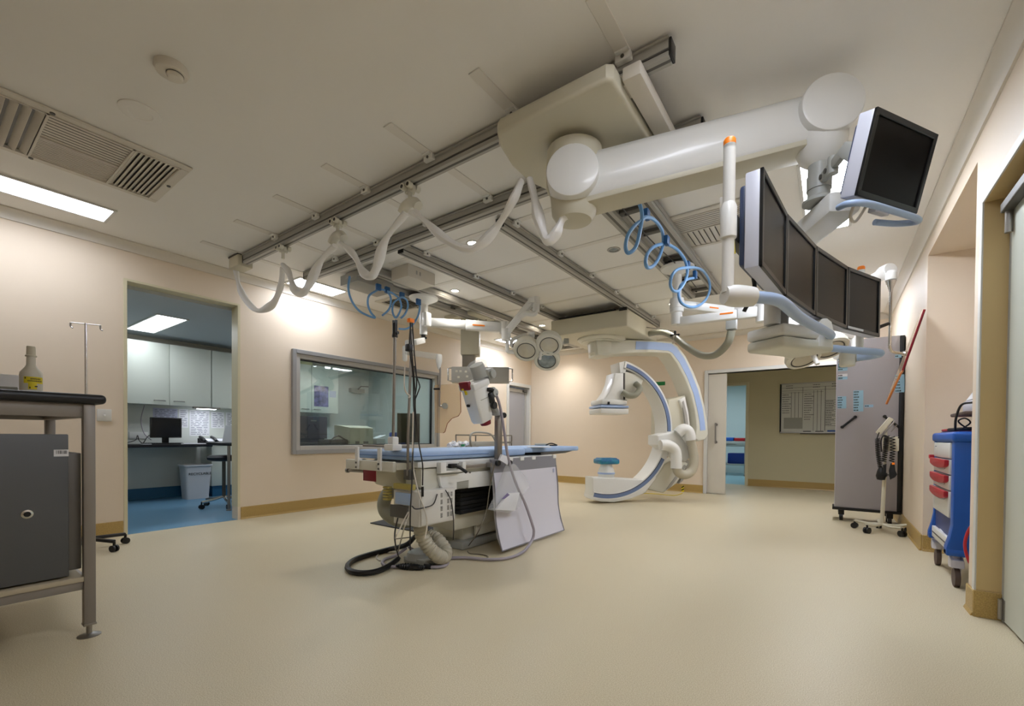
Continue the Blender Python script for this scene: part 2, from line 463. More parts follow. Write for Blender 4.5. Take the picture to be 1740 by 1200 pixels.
# sliding door of the far opening
d2 = new()
for p, q in (((-1.86, YF-.03, 0), (-1.8, YF+.15, 2.21)), ((.35, YF-.03, 0), (.41, YF+.15, 2.21)), ((-1.8, YF-.03, 2.15), (.35, YF+.15, 2.21))): add_box(d2, p, q, .006)
d2o = struct('door_2', d2, 'white_trim')
b = new(); add_box(b, (-1.803, YF+.012, .012), (-1.5, YF+.05, 2.14), .004); struct('sliding_leaf', b, 'sliding_white', d2o)
b = new(); hx = -1.66
add_cyl(b, (hx, YF+.012, .93), (hx, YF-.045, .93), .012); add_cyl(b, (hx, YF+.012, 1.24), (hx, YF-.045, 1.24), .012); add_tube(b, [(hx, YF-.045, .9), (hx, YF-.045, 1.27)], .012, smooth=False)
add_disc(b, (hx, YF+.012, .93), (0, -1, 0), .026, .006); add_disc(b, (hx, YF+.012, 1.24), (0, -1, 0), .026, .006)
struct('pull_handle', b, 'steel', d2o)
# near door in the right wall
d3 = new(); xj = XR+.1
for p, q in (((xj, 3.535, 0), (xj+.05, 3.575, 2.335)), ((xj, 2.35, 0), (xj+.05, 2.39, 2.335)), ((xj, 2.39, 2.295), (xj+.05, 3.535, 2.335))): add_box(d3, p, q, .004)
d3o = struct('door_3', d3, 'med_grey')
b = new(); add_box(b, (xj-.002, 2.39, .012), (xj+.04, 3.53, 2.29), .004); struct('door_leaf', b, 'door_white', d3o)
b = new(); add_cyl(b, (xj-.012, 3.53, .02), (xj-.012, 3.53, .13), .012); add_box(b, (xj-.006, 3.5, .02), (xj-.001, 3.56, .13)); struct('hinge', b, 'steel', d3o)
b = new(); add_box(b, (xj-.05, 2.6, 2.235), (xj-.002, 3.52, 2.285), .006); struct('overhead_track', b, 'alu_dark', d3o)
b = new(); add_cyl(b, (xj-.02, 3.5, 2.12), (xj-.02, 3.5, 2.24), .016); struct('pivot', b, 'steel', d3o)
b = new(); add_box(b, (XR+.001, 3.5749, .15), (xj, 3.5755, 2.335)); add_box(b, (XR+.001, 2.35, 2.3345), (xj, 3.575, 2.3352)); struct('trim_door_reveal', b, 'tan_paint')
b = new(); add_box(b, (XR-.008, 3.575, 0), (XR, 3.625, 2.385), .003); add_box(b, (XR-.008, 2.3, 2.335), (XR, 3.575, 2.385), .003); struct('trim_door_edge', b, 'white_trim')

# ------------------------------------------------------------------ ceiling lights, vents, small ceiling fittings
def panel(cx, cy, sx, sy, z, label, m='light_panel', group='recessed ceiling light panels'):
    o = empty('ceiling_light', (cx, cy, z), label, 'ceiling light', group)
    b = new(); w = .022
    for p, q in (((cx-sx/2-w, cy-sy/2-w), (cx-sx/2, cy+sy/2+w)), ((cx+sx/2, cy-sy/2-w), (cx+sx/2+w, cy+sy/2+w)), ((cx-sx/2, cy-sy/2-w), (cx+sx/2, cy-sy/2)), ((cx-sx/2, cy+sy/2), (cx+sx/2, cy+sy/2+w))):
        add_box(b, (p[0], p[1], z-.012), (q[0], q[1], z), .002, 1)
    obj('frame', b, 'white_trim', o, False)
    b = new(); add_box(b, (cx-sx/2, cy-sy/2, z-.006), (cx+sx/2, cy+sy/2, z)); obj('diffuser', b, m, o, False)
    return o
panel(-5.04, .45, .31, 1.22, H, 'long lit ceiling panel above the bench beside the slatted air vent', 'light_panel_soft')
panel(-5.27, 3.09, .31, .6, H, 'lit ceiling panel behind the hanging white cable sleeves', 'light_panel_mid')
panel(-5.09, 7.03, .33, .62, H, 'small lit ceiling panel beyond the surgical lamp in the far left corner')
panel(-.05, 4.21, .29, 1.22, H, 'lit ceiling panel behind the big monitor support arm')
panel(-.05, 7.2, .29, 1.22, H, 'ceiling panel behind the row of four monitors')
panel(-.05, 1.2, .29, 1.22, H, 'ceiling panel above the near right door, nearest of the right hand row', 'light_panel_mid')
panel(-7.28, 2.0, 1.25, .3, 2.45, 'lit ceiling panel in the control room seen through the left opening', 'light_ctrl')
panel(-6.8, 4.6, .3, 1.25, 2.45, 'ceiling panel in the control room above the window desk', 'light_ctrl_desk')
panel(.9, 9.55, .3, 1.2, 2.5, 'added unseen ceiling panel lighting the corridor behind the tall grey cabinet', 'light_corr')  # added out of view to light the corridor
panel(-2.3, 12.2, .3, 1.2, 2.5, 'added unseen ceiling panel lighting the blue lit room beyond the corridor', 'light_cold')  # unseen too, added to brighten the far room

def louvre(b, x0, x1, y0, y1, n, axis, z, tilt=.6, t=.0025, cov=.92):
    """n tilted blades filling a rectangle; axis = direction the blades run along"""
    for i in range(n):
        f = (i+.5)/n
        if axis == 'Y':
            c = (x0+(x1-x0)*f, (y0+y1)/2, z-.012); p = (x1-x0)/n*cov
            add_obox(b, c, (math.cos(tilt), 0, -math.sin(tilt)), (0, 1, 0), (math.sin(tilt), 0, math.cos(tilt)), p, y1-y0, t)
        else:
            c = ((x0+x1)/2, y0+(y1-y0)*f, z-.012); p = (y1-y0)/n*cov
            add_obox(b, c, (1, 0, 0), (0, math.cos(tilt), -math.sin(tilt)), (0, math.sin(tilt), math.cos(tilt)), x1-x0, p, t)
def vent(x0, x1, y0, y1, label, secs):
    """secs: (name, u0, u1, v0, v1, n, axis, tilt) in local fractions along x and y"""
    o = empty('air_vent', ((x0+x1)/2, (y0+y1)/2, H), label, 'air vent', 'slatted air vents in the ceiling')
    b = new(); w = .055
    for p, q in (((x0-w, y0-w), (x0, y1+w)), ((x1, y0-w), (x1+w, y1+w)), ((x0, y0-w), (x1, y0)), ((x0, y1), (x1, y1+w))): add_box(b, (*p, H-.016), (*q, H), .005, 1)
    obj('frame', b, 'cornice', o)
    b = new(); add_box(b, (x0, y0, H-.002), (x1, y1, H)); obj('plenum', b, 'alu_dark', o, False)
    for nm, u0, u1, v0, v1, n, ax, tl in secs:
        b = new(); a, c, d, e = x0+(x1-x0)*u0, x0+(x1-x0)*u1, y0+(y1-y0)*v0, y0+(y1-y0)*v1
        louvre(b, a+.006, c-.006, d+.006, e-.006, n, ax, H, tl, cov=.66 if n in (8, 9) and tl == 0 else .92)
        for p, q in (((a, d), (a+.006, e)), ((c-.006, d), (c, e)), ((a, d), (c, d+.006)), ((a, e-.006), (c, e))): add_box(b, (*p, H-.022), (*q, H))
        obj(nm, b, 'cornice', o, False)
    for y in (y0+(y1-y0)*.3, y1-.03):
        pass
    for px, py in ((x1+w*.5, (y0+y1)/2), (x0-w*.5, (y0+y1)/2), ((x0+x1)/2, y1+w*.5)):
        b = new(); add_disc(b, (px, py, H-.016), (0, 0, -1), .012, .006, 12); obj('screw', b, 'alu_dark', o)
vent(-4.36, -3.7, -.1, 1.16, 'large slatted air vent above the bench beside the smoke detector',
     [('louvre_left', 0, 1, 0, .49, 12, 'X', .7), ('louvre_middle', .5, 1, .49, .8, 9, 'Y', .0), ('louvre_middle', 0, .5, .49, .8, 14, 'Y', .15), ('louvre_right', 0, 1, .8, 1, 9, 'X', -.55)])
vent(-1.13, -.43, 3.86, 4.5, 'slatted air vent on the ceiling behind the white guard post',
     [('louvre_middle', 0, 1, 0, .45, 8, 'X', .0), ('louvre_side', 0, 1, .45, 1, 15, 'Y', .25)])
vent(-5.1, -4.62, 3.92, 4.36, 'small slatted air vent behind the loops of blue air hose on the left',
     [('louvre', 0, 1, 0, 1, 8, 'Y', .5)])
vent(-4.35, -4.2+.3, 4.4+2.2, 4.9+2.2, 'air vent behind the ceiling pendant', [('louvre', 0, 1, 0, 1, 8, 'Y', .5)]) if False else None

o = empty('smoke_detector', (-2.74, .82, H), 'round cream smoke detector on the ceiling above the bench', 'smoke detector')
b = new(); add_lathe(b, (-2.74, .82, H), [(.072, 0), (.074, .018), (.066, .034), (.05, .04), (0, .04)], (0, 0, -1)); obj('base', b, 'cornice', o)
b = new(); add_lathe(b, (-2.725, .83, H-.038), [(.036, 0), (.036, .012), (.028, .022), (0, .024)], (0, 0, -1)); obj('sensor', b, 'cornice', o)
b = new(); add_lathe(b, (-2.725, .83, H-.041), [(.0375, 0), (.0375, .003), (.0, .003)], (0, 0, -1)); obj('slot_ring', b, 'alu_dark', o)
o = empty('speaker_cover', (-3.27, .828, H), 'flat round white cover on the ceiling beside the smoke detector', 'ceiling speaker', 'round ceiling covers')
b = new(); add_lathe(b, (-3.27, .828, H), [(.1, 0), (.1, .006), (.085, .012), (.06, .012), (.055, .008), (0, .008)], (0, 0, -1)); obj('grille', b, 'ceiling', o)
p = onZ(1268, 493, H)
o = empty('speaker_cover', p, 'oval looking cream ring on the ceiling behind the white guard post', 'ceiling speaker', 'round ceiling covers')
b = new(); add_lathe(b, p, [(.15, 0), (.15, .012), (.13, .02), (.1, .02), (.09, .008), (0, .008)], (0, 0, -1)); obj('grille', b, 'cornice', o)
def downlight(px, py, label, lit=True):
    p = onZ(px, py, H); o = empty('downlight', p, label, 'downlight', 'round recessed downlights')
    b = new(); add_lathe(b, p, [(.062, -.001), (.065, .004), (.06, .008), (.046, .006), (.044, 0), (.044, -.001)], (0, 0, -1)); obj('trim_ring', b, 'alu' if not lit else 'white_trim', o)
    if lit:
        L = bpy.data.lights.new('downlight_beam', 'SPOT'); L.energy = 42; L.spot_size = 2.3; L.spot_blend = 1; L.shadow_soft_size = .09; L.color = (1, .97, .93)
        lo = bpy.data.objects.new('downlight_beam', L); COL.objects.link(lo); lo.parent = o; lo.location = (0, 0, -.012)
    b = new(); add_lathe(b, p+V(0, 0, -.002), [(.043, 0), (.035, .002), (0, .004)], (0, 0, -1)); obj('lamp', b, 'light_down' if lit else 'lens_grey', o)
downlight(773, 494, 'lit downlight between the two middle ceiling rails')
downlight(803, 413, 'lit downlight behind the long hanging cable sleeve')
downlight(921, 553, 'lit downlight beside the front of the wide white ceiling carriage')
downlight(1143, 516, 'lit downlight beside the right lamp post')
downlight(1043, 424, 'unlit silver downlight beside the right pair of rails', False)
downlight(953, 590, 'lit downlight beyond the surgical lamp')
# ================================================================== CEILING RAILS
ZT, ZB = 2.846, 2.757
def rail(label, axis, a0, a1, c0, c1, clamps, groove, capcol='black', zb=ZB):
    """rail along axis from a0 to a1 and from c0 to c1 across; groove = side (-1/+1) that shows the slots"""
    mid = (c0+c1)/2
    P = (lambda a, c, z: (a, c, z)) if axis == 'X' else (lambda a, c, z: (c, a, z))
    o = empty('ceiling_rail', P((a0+a1)/2, mid, zb), label, 'ceiling rail', 'aluminium ceiling rails')
    h = ZT-zb
    b = new(); add_box(b, P(a0, c0, zb+h*.42), P(a1, c1, ZT), .003, 1); add_box(b, P(a0, c0+.008, zb+h*.3), P(a1, c1-.008, zb+h*.42))
    add_box(b, P(a0, c0, zb), P(a1, c1, zb+h*.3), .003, 1); add_box(b, P(a0, c0-.012, ZT-.012), P(a1, c1+.012, ZT), .002, 1)
    obj('rail_body', b, 'alu_grey', o, False)
    b = new(); add_box(b, P(a0, c0-.001, zb+h*.31), P(a1, c0+.0065, zb+h*.40)); add_box(b, P(a0, c1-.0065, zb+h*.31), P(a1, c1+.001, zb+h*.40))
    add_box(b, P(a0, mid-.008, zb-.001), P(a1, mid+.008, zb+.002)); obj('running_slot', b, 'alu_dark', o, False)
    for e, s in ((a0, -1), (a1, 1)):
        b = new(); add_box(b, P(e, c0-.002, zb+.004), P(e+s*.012, c1+.002, ZT-.006), .003); obj('end_cap', b, capcol, o)
    for a in clamps:
        for s in (-1, 1):
            b = new(); cc = c0 if s < 0 else c1
            add_box(b, P(a-.04, cc+s*.002, ZT-.03), P(a+.04, cc+s*.034, ZT+.006), .004); add_box(b, P(a-.032, cc+s*.004, ZT), P(a+.032, cc+s*.055, ZT+.01), .002)
            cl = obj('clamp', b, 'med_white', o)
            b = new(); add_disc(b, P(a, cc+s*.034, ZT-.012), P(0, s, 0), .009, .004, 12); obj('clamp_bolt', b, 'alu_dark', cl)
    return o
XS = (-4.96, -4.23, -3.54, -2.86, -2.18, -1.5, -.84)
rail('longest nearest aluminium ceiling rail carrying the hanging cable trolleys', 'X', -4.93, -.63, 2.08, 2.145, XS[1:], -1)
rail('second long aluminium ceiling rail behind the cable trolleys', 'X', -4.88, -.63, 2.70, 2.785, XS[1:], 1)
YS = (3.13, 3.9, 4.62, 5.33, 6.04, 6.76)
rail('ceiling rail running back to the right side of the white ceiling carriage', 'Y', 2.98, 7.12, -2.33, -2.25, YS, 1)
rail('ceiling rail running back to the left side of the white ceiling carriage', 'Y', 2.85, 7.12, -3.43, -3.36, YS, 1)

def twin(label, xa, xb, w, y0, y1, bars, zb=2.775):
    o = empty('twin_ceiling_track', ((xa+xb)/2, y0, zb), label, 'ceiling track', 'ladder shaped twin ceiling tracks')
    for x in (xa, xb):
        b = new(); add_box(b, (x-w/2, y0, zb), (x+w/2, y1, ZT), .004, 1); add_box(b, (x-w/2-.006, y0, zb+.02), (x+w/2+.006, y1, zb+.028))
        obj('side_rail', b, 'alu_grey', o, False)
        b = new(); add_box(b, (x-.011, y0, zb-.001), (x+.011, y1, zb+.002)); obj('running_slot', b, 'alu_dark', o, False)
    for y in bars:
        b = new(); add_box(b, (xa+w/2, y-.03, zb+.03), (xb-w/2, y+.03, zb+.06), .003); obj('cross_bar', b, 'alu_dark', o)
        b = new(); add_disc(b, (xa+w/2+.05, y, zb+.03), (0, 0, -1), .012, .01, 12); obj('bolt', b, 'black', o)
    for e in (y0, y1):
        b = new(); add_box(b, (xa-w/2, e-.012, zb), (xb+w/2, e+.012, zb+.06), .003); obj('end_plate', b, 'alu_grey', o)
    return o
TL = twin('twin ceiling track on the left with blue air hose clipped under it', -4.46, -4.11, .11, 3.0, 7.9, (3.9, 4.62, 5.33, 6.04, 6.76))
b = new(); add_box(b, (-4.62, 3.0, 2.72), (-4.3, 3.5, 2.83), .008); obj('track_housing', b, 'alu_grey', TL)
b = new(); add_prism(b, [(-4.62, 2.995, 2.72), (-4.3, 2.995, 2.72), (-4.3, 2.995, 2.83), (-4.62, 2.995, 2.83)], (0, .01, 0)); obj('end_cover', b, 'med_grey', TL)
TR = twin('twin ceiling track on the right with blue air hose looping under it', -1.465, -1.165, .09, 3.0, 5.92, (3.45, 3.9, 4.62, 5.33, 5.75))
b = new(); add_tube(b, [(-1.33, 3.05, 2.77), (-1.32, 3.9, 2.75), (-1.3, 4.8, 2.77), (-1.31, 5.5, 2.77)], .005, 6); obj('control_cable', b, 'cable_dark', TR)
o = empty('junction_box', (-3.86, 3.42, 2.76), 'cream ceiling box beside the left twin track and the lit downlight', 'junction box')
b = new(); add_box(b, (-4.0, 3.22, 2.72), (-3.72, 3.62, H), .008); obj('box_body', b, 'cornice', o)
b = new()
for k in (0, 1): add_box(b, (-3.719, 3.33+.05*k, 2.77), (-3.716, 3.35+.05*k, 2.81))
obj('latch', b, 'alu_grey', o)

# ------------------------------------------------------------------ cable trolleys and the festoon of white sleeves
p0 = onY(397, 443, 2.11)
o = empty('cable_box', (-5.06, 2.11, 2.73), 'cream box at the far end of the longest ceiling rail', 'cable box')
b = new(); add_box(b, (-5.16, 2.04, 2.735), (-4.945, 2.185, 2.85), .008); obj('box_body', b, 'device_beige', o)
b = new(); add_box(b, (-5.165, 2.035, 2.842), (-4.945, 2.19, 2.858), .003); obj('lid', b, 'alu_dark', o)
TP = []
def trolley(px, py, label, saddle):
    p = onY(px, py, 2.11); x = p.x; o = empty('cable_trolley', (x, 2.11, 2.62), label, 'cable trolley', 'cable trolleys on the longest rail')
    for s in (-1, 1):
        for t in (-1, 1):
            b = new(); add_cyl(b, (x+t*.03, 2.11+s*.018, 2.735), (x+t*.03, 2.11+s*.052, 2.735), .022, .022, 16); wh = obj('wheel', b, 'med_cream', o)
            b = new(); add_cyl(b, (x+t*.03, 2.11+s*.052, 2.735), (x+t*.03, 2.11+s*.054, 2.735), .013, .013, 12); obj('wheel_hub', b, 'black', wh)
    b = new(); add_box(b, (x-.045, 2.095, 2.705), (x+.045, 2.125, 2.745), .006); add_cyl(b, (x, 2.11, 2.705), (x, 2.11, 2.64), .014); obj('hanger', b, 'med_cream', o)
    if saddle:
        b = new(); add_tube(b, [(x-.085, 2.11, 2.585), (x-.05, 2.11, 2.622), (x, 2.11, 2.635), (x+.05, 2.11, 2.622), (x+.085, 2.11, 2.585)], .034, 12); obj('saddle', b, 'med_cream', o)
    TP.append(x); return x
x1 = trolley(481, 437, 'cable trolley farthest along the rail beside the cream end box', False)
x2 = trolley(574, 386, 'middle cable trolley with cream saddle on the longest rail', True)
x3 = trolley(697, 326, 'nearest cable trolley with cream saddle on the longest rail', True)
def sleeve(pts, r, label, kn=0):
    ph = [random.uniform(0, 6) for _ in range(3)]
    b = new(); add_tube(b, pts, r, 12, 10, radii=lambda t: r*(.55+.5*math.sin(math.pi*min(max(t, .02), .98))**.5 + .16*math.sin(19*t+ph[0])+.12*math.sin(31*t+ph[1])), flat=.8)
    single('cable_sleeve', b, 'sleeve', label, 'cable sleeve', 'white plastic cable sleeves', base=pts[0])
def Yp(L, y): return [onY(px, py, y) for px, py in L]
sleeve(Yp([(400, 455), (406, 485), (418, 510), (438, 528), (462, 518), (476, 490), (481, 455)], 2.11), .032, 'white cable sleeve hanging from the cream end box to the farthest trolley')
sleeve(Yp([(481, 450), (490, 462), (500, 490), (510, 500), (524, 486), (545, 444), (570, 418)], 2.11), .034, 'white cable sleeve hanging between the farthest and the middle trolley')
sleeve(Yp([(580, 414), (600, 432), (617, 462), (630, 470), (640, 455), (655, 408), (690, 362)], 2.11), .034, 'white cable sleeve hanging between the middle and the nearest trolley')
c1 = at(892, 303, 2.62)
sleeve([onY(706, 360, 2.11), onY(722, 375, 2.11), onY(755, 405, 2.12), onY(790, 423, 2.14), onY(815, 417, 2.17), onY(845, 385, 2.2), at(872, 340, 2.62), at(886, 308, 2.64)], .032, 'long white cable sleeve hanging from the nearest trolley to the white arm carriage')
sleeve([at(900, 304, 2.6), at(908, 335, 2.58), at(918, 380, 2.56), at(930, 408, 2.54), at(944, 398, 2.52), at(956, 372, 2.5), at(962, 364, 2.49)], .034, 'short white cable sleeve looping between the carriage and the arm hub')
# ================================================================== MONITOR SUSPENSION
MS = empty('monitor_support', (-1.18, 2.3, 2.69), 'huge white ceiling arm carrying the row of monitors from its carriage', 'monitor support')
b = new()
pl = [(-.87, 1.925), (-.84, 1.95), (-.84, 2.84), (-.87, 2.86), (-1.3, 2.86), (-1.45, 2.78), (-1.56, 2.62), (-1.62, 2.42), (-1.615, 2.22), (-1.57, 2.05), (-1.52, 1.945), (-1.49, 1.925)]
add_prism(b, [(x, y, 2.655) for x, y in pl], (0, 0, .085), .02, 3); obj('carriage', b, 'med_beige', MS)
b = new(); add_box(b, (-.83, 2.02, 2.69), (-.74, 2.78, 2.756), .008); add_box(b, (-1.6, 2.06, 2.7), (-.8, 2.16, 2.757), .004); add_box(b, (-1.6, 2.69, 2.7), (-.8, 2.79, 2.757), .004); obj('carriage_frame', b, 'cornice', MS)
A = at(975, 312, 2.5); B = at(1395, 203, 2.25)
hd = Vector((B.x-A.x, B.y-A.y, 0)).normalized(); nn = Vector((hd.y, -hd.x, 0))          # nn points to the camera side
ad = (B-A).normalized()
b = new(); add_lathe(b, A+V(0, 0, -.02)-nn*.02, [(.155, 0), (.16, .05), (.155, .21)]); obj('yaw_joint', b, 'med_beige', MS)
b = new(); add_disc(b, A-nn*.16, nn, .142, .30, 48, .014); obj('hub_disc', b, 'med_white', MS)
b = new(); add_disc(b, B-nn*.12, nn, .139, .25, 48, .014); obj('hub_disc', b, 'med_white', MS)
def sect(c, s):
    up = ad.cross(nn); up = up if up.z > 0 else -up
    prof = [(-.075, -.15), (.075, -.15), (.105, -.12), (.11, .0), (.105, .07), (.08, .112), (.03, .13), (-.03, .13), (-.08, .112), (-.105, .07), (-.11, 0), (-.105, -.12)]
    return [c+nn*(u-.02)+up*(v*s) for u, v in prof]
b = new(); s0, s1 = sect(A+ad*.05, 1), sect(B-ad*.03, .92)
r0 = [b.verts.new(p) for p in s0]; r1 = [b.verts.new(p) for p in s1]
for i in range(len(r0)): j = (i+1) % len(r0); b.faces.new((r0[i], r0[j], r1[j], r1[i]))
b.faces.new(r0[::-1]); b.faces.new(r1); bmesh.ops.recalc_face_normals(b, faces=b.faces); obj('spring_arm', b, 'med_white', MS, True, 50)
up = ad.cross(nn); up = up if up.z > 0 else -up
b = new(); m0 = A-up*.125+ad*.0-nn*.02; m1 = B-up*.112-nn*.02
add_rect_tube(b, m0, m1, .19, .07, up, .02); add_lathe(b, A+V(0, 0, -.21)-nn*.03, [(.03, 0), (.1, .012), (.125, .05), (.135, .16)]); obj('arm_shell', b, 'med_beige', MS)
# fork and drop post
PD = at(1392, 300, 2.25)
px_, py_ = PD.x, PD.y
b = new(); add_lathe(b, (px_, py_, B.z-.235), [(.05, 0), (.085, .03), (.12, .11), (.12, .2)]); obj('fork', b, 'med_white', MS)
b = new(); add_lathe(b, (px_, py_, 2.2), [(.072, 0), (.072, .012), (.05, .03), (.05, .07), (.052, .071), (.052, .078), (.05, .079), (.05, .235), (.052, .236), (.052, .243), (.05, .244), (.05, .3)]); obj('drop_post', b, 'med_grey', MS)
# cross beam running away under the post
b0 = at(1437, 352, 2.12); b1 = at(1330, 405, 2.75); b0.z = b1.z = 2.145
b = new(); add_rect_tube(b, b0, b1, .15, .105, (0, 0, 1), .022); obj('cross_beam', b, 'med_white', MS)
# hinge arm to the single monitor
b = new(); q = V(px_, py_, 2.3)
hm = at(1437, 306, 1.98)
hm.z = 2.3
add_lathe(b, q+V(0, 0, -.035), [(.055, 0), (.055, .07)]); add_rect_tube(b, q, q.lerp(hm, .55), .03, .05, (0, 0, 1), .01); add_cyl(b, q.lerp(hm, .55)+V(0, 0, -.04), q.lerp(hm, .55)+V(0, 0, .04), .022)
add_rect_tube(b, q.lerp(hm, .55), hm, .03, .05, (0, 0, 1), .01); obj('hinge_arm', b, 'med_grey', MS)
for f in (.22, .4):
    c = q.lerp(hm, f); d = (hm-q).normalized(); s = V(d.y, -d.x, 0)
    b = new(); add_disc(b, c+s*.015, s, .012, .006, 14); obj('hinge_bolt', b, 'alu_dark', MS)

# monitor rack below the beam: column, control box, guard posts, blue handle tubes
b = new(); c0 = at(1328, 540, 2.3)
add_box(b, (c0.x-.05, c0.y-.02, 1.55), (c0.x+.03, c0.y+.04, 2.1), .006); obj('rack_column', b, 'alu_grey', MS)
b = new(); c1 = at(1312, 540, 2.22); add_cyl(b, (c1.x, c1.y, 1.57), (c1.x, c1.y, 1.76), .037); add_disc(b, (c1.x, c1.y, 1.69)+-nn*0 if False else V(c1.x, c1.y, 1.69)+RT*.02-FW*.03, -FW, .008, .008, 12); obj('rack_post', b, 'med_white', MS)
bl, br_ = at(1297, 577, 2.1), at(1418, 577, 2.28)
bd = (br_-bl); bd.z = 0; bd.normalize(); bs = V(bd.y, -bd.x, 0)
bc = (bl+br_)/2-bs*.1+bd*.06; bc.z = 1.515
b = new(); L = (br_-bl).length*.74
add_obox(b, bc+V(0, 0, .02), bd, bs, V(0, 0, 1), L, .22, .06, .02, 3); obj('control_box', b, 'med_white', MS)
b = new(); add_obox(b, bc+V(0, 0, -.04), bd, bs, V(0, 0, 1), L-.004, .216, .056, .02, 3); obj('control_box_base', b, 'med_cream', MS)
kp = bc+bd*(L*.3)
b = new(); add_prism(b, [kp+bd*u+V(0, 0, v)+bs*.112 for u, v in [(-.055, -.05), (.055, -.05), (.06, .04), (.045, .085), (.01, .1), (-.02, .095), (-.05, .07)]], -bs*.22, .012, 2); obj('box_shoulder', b, 'med_white', MS)
# left guard: white bar, elbow, blue tube to the box
g0 = at(1236, 512, 1.52); gt = at(1233, 244, 1.5); g0.z = 1.485
gx, gy = g0.x, g0.y
b = new(); add_cyl(b, (gx, gy, 1.5), (gx, gy, 2.0), .0195, .0195, 20); add_lathe(b, (gx, gy, 1.68), [(.0195, 0), (.026, .006), (.026, .11), (.0195, .125)]); add_cyl(b, (gx, gy, 1.99), (gx, gy, 2.005), .0195); obj('guard_post', b, 'med_white', MS)
b = new(); add_lathe(b, (gx, gy, 2.002), [(.0197, 0), (.0197, .016), (.016, .022), (0, .022)]); obj('guard_tip', b, 'orange', MS)
k0 = kp+bs*.13; k0.z = 1.525
h1 = at(1285, 505, 1.53); h2 = at(1325, 512, 1.59); h3 = at(1360, 540, 1.8)
b = new(); d0 = (h1-V(gx, gy, 1.49)).normalized()
add_tube(b, [V(gx, gy, 1.49)-d0*.012, V(gx, gy, 1.49)+d0*.03, V(gx, gy, 1.49)+d0*.095], .034, 16, radii=lambda t: .02+.017*math.sin(math.pi*(.2+.55*t))); obj('guard_elbow', b, 'med_white', MS)
b = new(); add_tube(b, [V(gx, gy, 1.492)+d0*.085, h1, h2, h3, k0, k0-bs*.03], .021, 14); obj('handle_tube', b, 'handle_blue', MS)
# right guard
e0 = bc+bd*(L*.5)+bs*.02; e0.z = 1.49
e1 = at(1495, 602, 2.45); e1.z = 1.48
e2 = at(1440, 606, 2.62); e2.z = 1.47
b = new(); add_tube(b, [e0-bd*.02, e0+bd*.05, e0.lerp(e1, .6), e1, e1.lerp(e2, .4)+V(.02, .03, 0), e2.lerp(e1, .3)], .02, 12); obj('handle_tube', b, 'handle_blue', MS)
rp = at(1463, 470, 2.72)
b = new(); add_cyl(b, (rp.x, rp.y, 1.5), (rp.x, rp.y, 2.04), .0195); obj('guard_post', b, 'med_white', MS)
b = new(); add_lathe(b, (rp.x, rp.y, 2.04), [(.0197, 0), (.0197, .016), (.016, .022), (0, .022)]); obj('guard_tip', b, 'orange', MS)
b = new(); add_box(b, (e2.x-.04, e2.y-.035, 1.43), (e2.x+.04, e2.y+.035, 1.52), .015); add_tube(b, [e2, (rp.x, rp.y, 1.5)], .02, 10, smooth=False); obj('guard_elbow', b, 'med_cream', MS)

def monitor(tl, tr, br, bl, label, led=None, thick=.05, cable=False, group='black ceiling monitors'):
    tl, tr, br, bl = map(Vector, (tl, tr, br, bl))
    c = (tl+tr+br+bl)/4; ux = ((tr-tl)+(br-bl)).normalized(); uz = ((tl-bl)+(tr-br)); uz = (uz-ux*uz.dot(ux)).normalized(); n = ux.cross(uz)   # n points to the viewer
    if n.dot(O-c) < 0: n = -n
    W = ((tr-tl).length+(br-bl).length)/2; Hh = ((tl-bl).length+(tr-br).length)/2
    o = empty('display_monitor', c-uz*Hh/2, label, 'monitor', group)
    b = new(); add_obox(b, c-n*thick/2, ux, n, uz, W, thick, Hh, .006); obj('housing', b, 'monitor_side', o)
    b = new(); add_obox(b, c-n*(thick+.012), ux, n, uz, W*.86, .03, Hh*.86, .012); obj('rear_cover', b, 'monitor_navy', o)
    b = new(); w = .02
    for u, v, sx, sz in ((0, Hh/2-w/2, W, w), (0, -Hh/2+w/2, W, w), (-W/2+w/2, 0, w, Hh), (W/2-w/2, 0, w, Hh)): add_obox(b, c+ux*u+uz*v+n*.004, ux, n, uz, sx+.001, .012, sz+.001, .002, 1)
    obj('bezel', b, 'bezel', o)
    b = new(); add_obox(b, c+n*.0015, ux, n, uz, W-2*w+.002, .004, Hh-2*w+.002); obj('screen', b, 'screen', o, False)
    if led: b = new(); add_obox(b, c-uz*(Hh/2-w*.5)+ux*led*W+n*.0105, ux, n, uz, .018, .002, .006); obj('power_light', b, 'teal', o)
    return o, c, ux, uz, n, W, Hh
# four monitors in a shallow arc
J = [(1292, 292, 1.56), (1334, 368, 1.885), (1384, 421, 2.195), (1438, 456, 2.46), (1494, 480, 2.645)]
pts = []
for px, py, d in J:
    p = at(px, py, d); pts.append(V(p.x, p.y, 0))
ZM0, ZM1 = 1.612, 1.957
names = ['nearest monitor of the row of four on the leftmost end', 'second monitor of the row of four beside the nearest one', 'third monitor of the row of four on the ceiling rack', 'farthest monitor of the row of four beside the right wall']
bz = []
for i in range(4):
    a, c = pts[i], pts[i+1]; d = (c-a).normalized(); a = a+d*.003; c = c-d*.003
    bz.append(monitor(a+V(0, 0, ZM1), c+V(0, 0, ZM1), c+V(0, 0, ZM0), a+V(0, 0, ZM0), names[i]))
